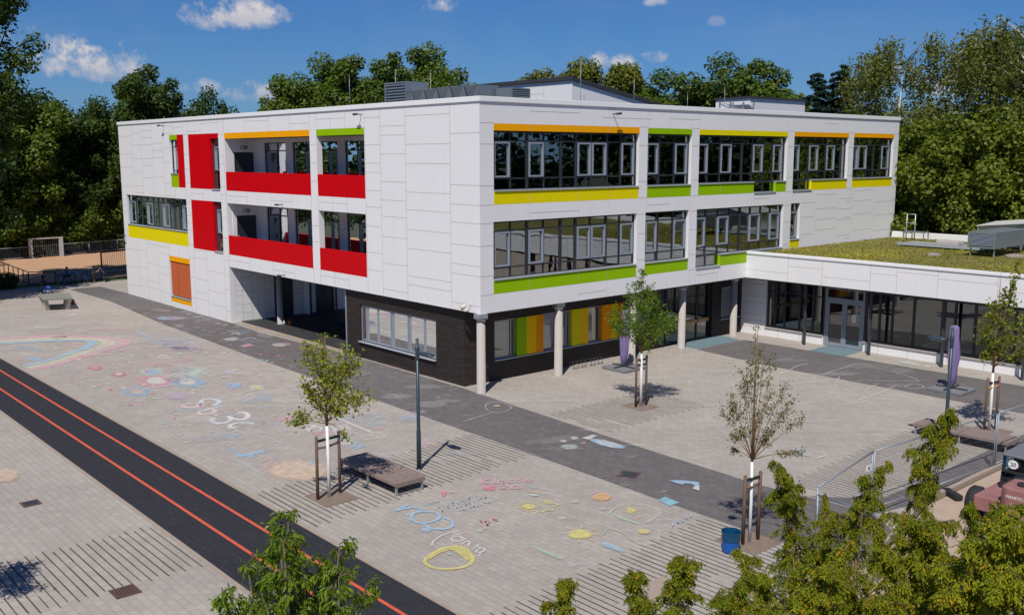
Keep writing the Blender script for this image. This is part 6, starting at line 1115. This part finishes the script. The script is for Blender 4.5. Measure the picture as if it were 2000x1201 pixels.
young_tree('young_tree', (-4.79, -16.43, 0), 5.55, 2.15, px_ends(1464, 1057, .0127, [(1466, 632, .35), (1462, 660, .5), (1447, 690, .5), (1500, 692, .5), (1480, 690, .6), (1436, 718, .6), (1526, 742, .6), (1416, 765, .6), (1542, 772, .5), (1408, 800, .5), (1548, 800, .5), (1450, 745, .8), (1485, 750, .8), (1428, 790, .7), (1518, 790, .7), (1470, 800, .8), (1412, 830, .5), (1500, 830, .7), (1440, 835, .7), (1535, 850, .45), (1420, 868, .4), (1536, 880, .35), (1490, 850, .6)]), lf_t4, 'slender young tree with sparse small leaves behind the blue bin', 44, .060, 5.0, .10, .6, .036, start=.05, twig=3)
copy_thing(bpy.data.objects['young_tree.001'], (-21.5, -7.85, 0), 2.0, (1, 1, .9), 'young tree just beyond the left edge, seen only by its shadow on the striped paving')
def stakes(p, h, ties, label, name='tree_stakes'):
    t = thing(name, ((p[0][0]+p[1][0])/2, (p[0][1]+p[1][1])/2, 0), label, 'tree stakes', 'timber stakes round the young trees')
    for x, y in p: MB().tube([(x, y, 0), (x+.01, y, h-.02), (x+.01, y, h)], [.048, .045, .03], 10).build('stake', stakewood, t)
    a, b = np.array([*p[0], 0.]), np.array([*p[1], 0.])
    for z, m_ in ties: d = MB(); d.bar(a+UP*z, b+UP*z, .05, .07) if m_ is rubber else d.tube([a+UP*z, (a+b)/2+UP*(z-.03), b+UP*(z+.02)], .035, 6); d.build('tie', m_, t)
stakes([(-11.40, -6.50), (-10.62, -6.42)], 1.85, [(1.70, rubber), (1.50, stakewood)], 'pair of brown stakes tied round the young tree beside the bench'); stakes([(3.10, -5.66), (3.62, -5.72)], 2.0, [(1.85, rubber), (1.65, rubber)], 'pair of brown stakes round the dense feathery tree')
stakes([(9.72, -16.1), (10.3, -16.25)], 1.95, [(1.75, rubber), (1.6, oak)], 'pair of brown stakes round the young oak at right'); stakes([(-5.06, -16.42), (-4.50, -16.48)], 1.8, [(1.66, rubber), (1.48, stakewood)], 'pair of brown stakes round the slender tree by the blue bin')

# ---- foreground: cherry at lower left
def long_leaves(C, D, S, w, rng):
    """drooping folded leaves: 2 quads; D = pointing direction"""
    n = len(C); D = D/np.linalg.norm(D, axis=1, keepdims=True); s = np.cross(D, UP+rng.normal(size=(n, 3))*.5); s /= np.linalg.norm(s, axis=1, keepdims=True)+1e-9; nn = np.cross(s, D); S = S[:, None]
    t = C+D*S+nn*S*-.10; mid = C+D*S*.5+nn*S*.03; l = C+D*S*.45+s*S*w+nn*S*.12; r = C+D*S*.45-s*S*w+nn*S*.12
    return np.concatenate([np.stack([C, l, t, mid], 1), np.stack([C, mid, t, r], 1)])
def cherry(base, H, seed, lm, label, stems):
    rng = np.random.default_rng(seed); b = np.array([*base, 0.]); t = thing('cherry_tree', tuple(b), label, 'tree'); mb = MB(); mb.tube([b, b+UP*1.0, b+UP*1.7], [.07, .06, .055], 9); C = []; D = []
    for (dx, dd, zt) in stems:
        e = b+RH*dx+DH*dd+UP*zt; a = b+UP*1.6; m = a*.45+e*.55+RH*dx*.15-UP*.1; mb.tube([a, (a+m)/2, m, (m+e)/2+rng.normal(size=3)*.03, e], [.04, .034, .026, .018, .005], 7)
        for q in np.linspace(.12, 1, 17):
            c = (1-q)**2*a+2*q*(1-q)*m+q*q*e
            for j in range(2):
                ang = rng.uniform(0, 2*math.pi); L = rng.uniform(.18, .5)*(1.15-.75*q); w = c+np.array([math.cos(ang)*L, math.sin(ang)*L, L*rng.uniform(-.1, .6)]); mb.tube([c, (c+w)/2+UP*.03, w], [.008, .006, .003], 4)
                for k in np.linspace(.25, 1, 5):
                    p = c*(1-k)+w*k; n = rng.poisson(6.0); o = sphere(n, rng)*.55+(w-c)/L*.5; o[:, 2] -= .75; C.append(p+rng.normal(size=(n, 3))*.035); D.append(o)
    mb.build('trunk', bark, t); C = np.concatenate(C); D = np.concatenate(D); V = long_leaves(C, D, rng.uniform(.07, .12, len(C)), .17, rng); tt = rng.random(len(C)); np_mesh('crown', V, t, lm, np.concatenate([tt, tt])); return t
lf_ch = leaf_mat('cherry_leaf', (.075, .140, .006), (.23, .32, .014), trans=.45, gloss=.4)
cherry((-19.1, -19.4), 5.3, 51, lf_ch, 'cherry tree with drooping fresh green leaves in the lower left foreground', [(-.08, .1, 5.18), (-.05, -.3, 4.95), (-.25, .25, 4.85), (.08, -.1, 4.7), (.55, .2, 4.72), (.60, -.2, 4.45), (.42, .3, 4.35), (-.62, .1, 4.5), (-.85, -.2, 4.25), (-.45, .5, 4.4), (.85, .3, 4.1), (-.9, .3, 3.9), (.2, .6, 4.3), (-.2, -.6, 4.2), (.5, -.5, 3.9), (-.6, -.5, 3.8), (.15, .1, 4.5)])
# ---- foreground: drooping conifers
TIPS = {}
def conifer(seed, H, z_lo, Rr, lm, label, dense=.85, flop=.30):
    rng = np.random.default_rng(seed); t = thing('weeping_conifer', (0, 0, 0), label, 'conifer', 'drooping conifers in the lower right foreground'); mb = MB(); tw = MB(); a0 = rng.uniform(0, 6.3); tip = np.array([math.cos(a0), math.sin(a0)])*flop
    TIPS[t.name] = np.array([tip[0], tip[1], -.06])
    def lead(z): q = max(0, (z-(H-.9))/.9); return np.array([tip[0]*q*q, tip[1]*q*q, z-.06*q**3])
    mb.tube([lead(z) for z in np.linspace(0, H, 14)], list(np.linspace(.09, .006, 14)), 7); SP = []; DD = []; LN = []; TT = []
    def branch(s, d, L, up, rel):
        path = [s+d*L*q+UP*L*(up*q-(up*.55+.35)*q**2.6) for q in np.linspace(0, 1, 7)]; tw.tube(path, list(np.linspace(.007+.004*L, .002, 7)), 3, False)
        m = int((6+L*92)*dense); q = rng.random(m)**.8; i = np.minimum((q*6).astype(int), 5); P_ = np.array(path); f = (q*6-i)[:, None]; p = P_[i]*(1-f)+P_[i+1]*f; side = np.cross(d, UP); sg_ = rng.choice([-1, 1], m)[:, None]
        out = d*rng.uniform(.1, .8, m)[:, None]+side*sg_*rng.uniform(.1, .9, m)[:, None]; SP.append(p+rng.normal(size=(m, 3))*.012); DD.append(out-UP*rng.uniform(.25, 1.25, m)[:, None]); LN.append((.035+.13*(1-q)*min(1, .2+1.1*L))*rng.uniform(.6, 1.3, m)); TT.append(np.full(m, rel)+rng.normal(size=m)*.12)
    z = z_lo
    while z < H-.02:
        f = H-z
        for j in range(2):
            a = rng.uniform(0, 2*math.pi); big = rng.random() < .16; L = min(Rr, .03+.31*f**.9)*(rng.uniform(1.0, 1.6) if big else rng.uniform(.35, .95)); branch(lead(z), np.array([math.cos(a), math.sin(a), 0]), L, rng.uniform(.8, 1.5) if big else rng.uniform(.15, .6), rng.uniform(.3, .7))
            if big:
                d = np.array([math.cos(a), math.sin(a), 0]); s0 = lead(z)
                for u in (.35, .5, .65, .8):
                    p = s0+d*L*u+UP*L*(1.0*u-1.0*u**2.6); b_ = a+rng.choice([-1, 1])*rng.uniform(.5, 1.1); branch(p, np.array([math.cos(b_), math.sin(b_), 0]), L*rng.uniform(.2, .42), rng.uniform(.1, .5), rng.uniform(.3, .7))
        z += .032+.012*min(f, 4)
    mb.build('trunk', bark_y, t); tw.build('branches', twig_m, t); SP = np.concatenate(SP); DD = np.concatenate(DD); LN = np.concatenate(LN); T0 = np.clip(np.concatenate(TT), 0, 1); DD /= np.linalg.norm(DD, axis=1, keepdims=True); n = len(SP); C = []; D = []; T = []
    sd = np.cross(DD, UP+rng.normal(size=(n, 3))*.5); sd /= np.linalg.norm(sd, axis=1, keepdims=True)+1e-9; acc = rng.random(n) < .10
    for i, q in enumerate(np.linspace(.0, 1, 6)):
        p = SP+DD*(LN*q)[:, None]-UP*(LN*q*q*.45)[:, None]
        for k in (-1, 1): C.append(p+rng.normal(size=(n, 3))*.005); D.append(DD*.9+sd*k*(.8-.6*q)-UP*.25+rng.normal(size=(n, 3))*.2); T.append(np.where(acc & (rng.random(n) < .65), 1.0, np.clip(T0*.8+rng.random(n)*.18+.06*q, 0, .88)))
    C = np.concatenate(C); D = np.concatenate(D); T = np.concatenate(T); D /= np.linalg.norm(D, axis=1, keepdims=True); N = np.cross(D, np.cross(D, UP+rng.normal(size=D.shape)*.6)); N /= np.linalg.norm(N, axis=1, keepdims=True)+1e-9; W_ = np.cross(D, N); S = rng.uniform(.018, .035, len(C))[:, None]
    np_mesh('foliage', np.stack([C, C+D*S*.45+W_*S*.21, C+D*S, C+D*S*.45-W_*S*.21], 1), t, lm, T); return t
twig_m = M('green_twig', (.10, .085, .03), .8)
lf_con = leaf_mat('conifer_spray', (.055, .100, .006), (.30, .32, .020), (.46, .28, .020), .10, .38, gloss=.1)
c1 = conifer(61, 6.6, 1.6, 1.15, lf_con, 'drooping conifer whose tip stands left of the fence corner'); c2 = conifer(62, 6.9, 1.6, 1.05, lf_con, 'drooping conifer whose tip overlaps the middle fence panel'); c3 = conifer(63, 6.0, 2.2, .75, lf_con, 'smallest drooping conifer tip at the bottom, left of the other tips', 1, .15)
def at_tip(o, px, py, H0, dist, rz, label=None, sxy=1.0):
    d = _f*FPX + _r*(px-1000) + _u*(600.5-py); d = d/np.linalg.norm(d); p = CAM+d*dist; sc = p[2]/(H0-.08); tp = TIPS[o.name]*sxy; p = p-np.array([tp[0]*math.cos(rz)-tp[1]*math.sin(rz), tp[0]*math.sin(rz)+tp[1]*math.cos(rz), 0])
    if label is None: o.location = (p[0], p[1], 0); o.rotation_euler = (0, 0, rz); o.scale = (sxy, sxy, sc); return o
    return copy_thing(o, (p[0], p[1], 0), rz, (sxy, sxy, sc), label)
at_tip(c1, 1515, 905, 6.6, 10.5, .3, None, .88); at_tip(c2, 1735, 905, 6.9, 10.2, 1.2, None, .82); at_tip(c3, 1118, 1133, 6.0, 9.5, 2.0)
at_tip(c3, 1232, 1112, 6.0, 9.8, 4.4, 'slim drooping conifer tip at the bottom between two others'); at_tip(c3, 1338, 1095, 6.0, 9.6, .6, 'drooping conifer tip at the bottom below the concrete slab', 1.2); at_tip(c2, 1612, 968, 6.9, 11.0, 3.1, 'drooping conifer in front of the black fence foot', .6); at_tip(c1, 1862, 800, 6.6, 11.0, 2.2, 'tallest drooping conifer in front of the lamp post at right', .8)
at_tip(c1, 1975, 985, 6.6, 9.0, 4.0, 'drooping conifer at the right edge before the telehandler', 1.1); at_tip(c2, 1440, 1075, 6.9, 9.4, 5.0, 'drooping conifer just below the blue bin', .9); at_tip(c1, 1800, 1020, 6.6, 9.6, 1.0, 'drooping conifer in the lower right middle below the telehandler', 1.1); at_tip(c2, 1660, 1060, 6.9, 9.0, 2.0, 'drooping conifer at the bottom right of the fence corner', 1.1)
at_tip(c1, 1942, 988, 6.6, 8.8, 5.5, 'drooping conifer hiding the lower body of the telehandler', 1.1); at_tip(c2, 1545, 1085, 6.9, 9.2, 3.7, 'drooping conifer at the bottom between the blue bin and the fence corner', 1.0); at_tip(c2, 1885, 1085, 6.9, 8.8, .9, 'drooping conifer near the lower right corner', 1.0)
at_tip(c1, 1992, 1030, 6.6, 8.2, 1.9, 'drooping conifer in the very lower right corner', 1.2); at_tip(c2, 1700, 1015, 6.9, 9.4, 4.2, 'drooping conifer just right of the fence corner, below the middle fence panel', .9); at_tip(c1, 1470, 1120, 6.6, 8.8, 3.0, 'drooping conifer at the bottom edge left of the conifer mass', .9); at_tip(c2, 1895, 985, 6.9, 9.6, 5.6, 'drooping conifer between the tallest conifer and the telehandler', .8)
bpy.context.view_layer.update()
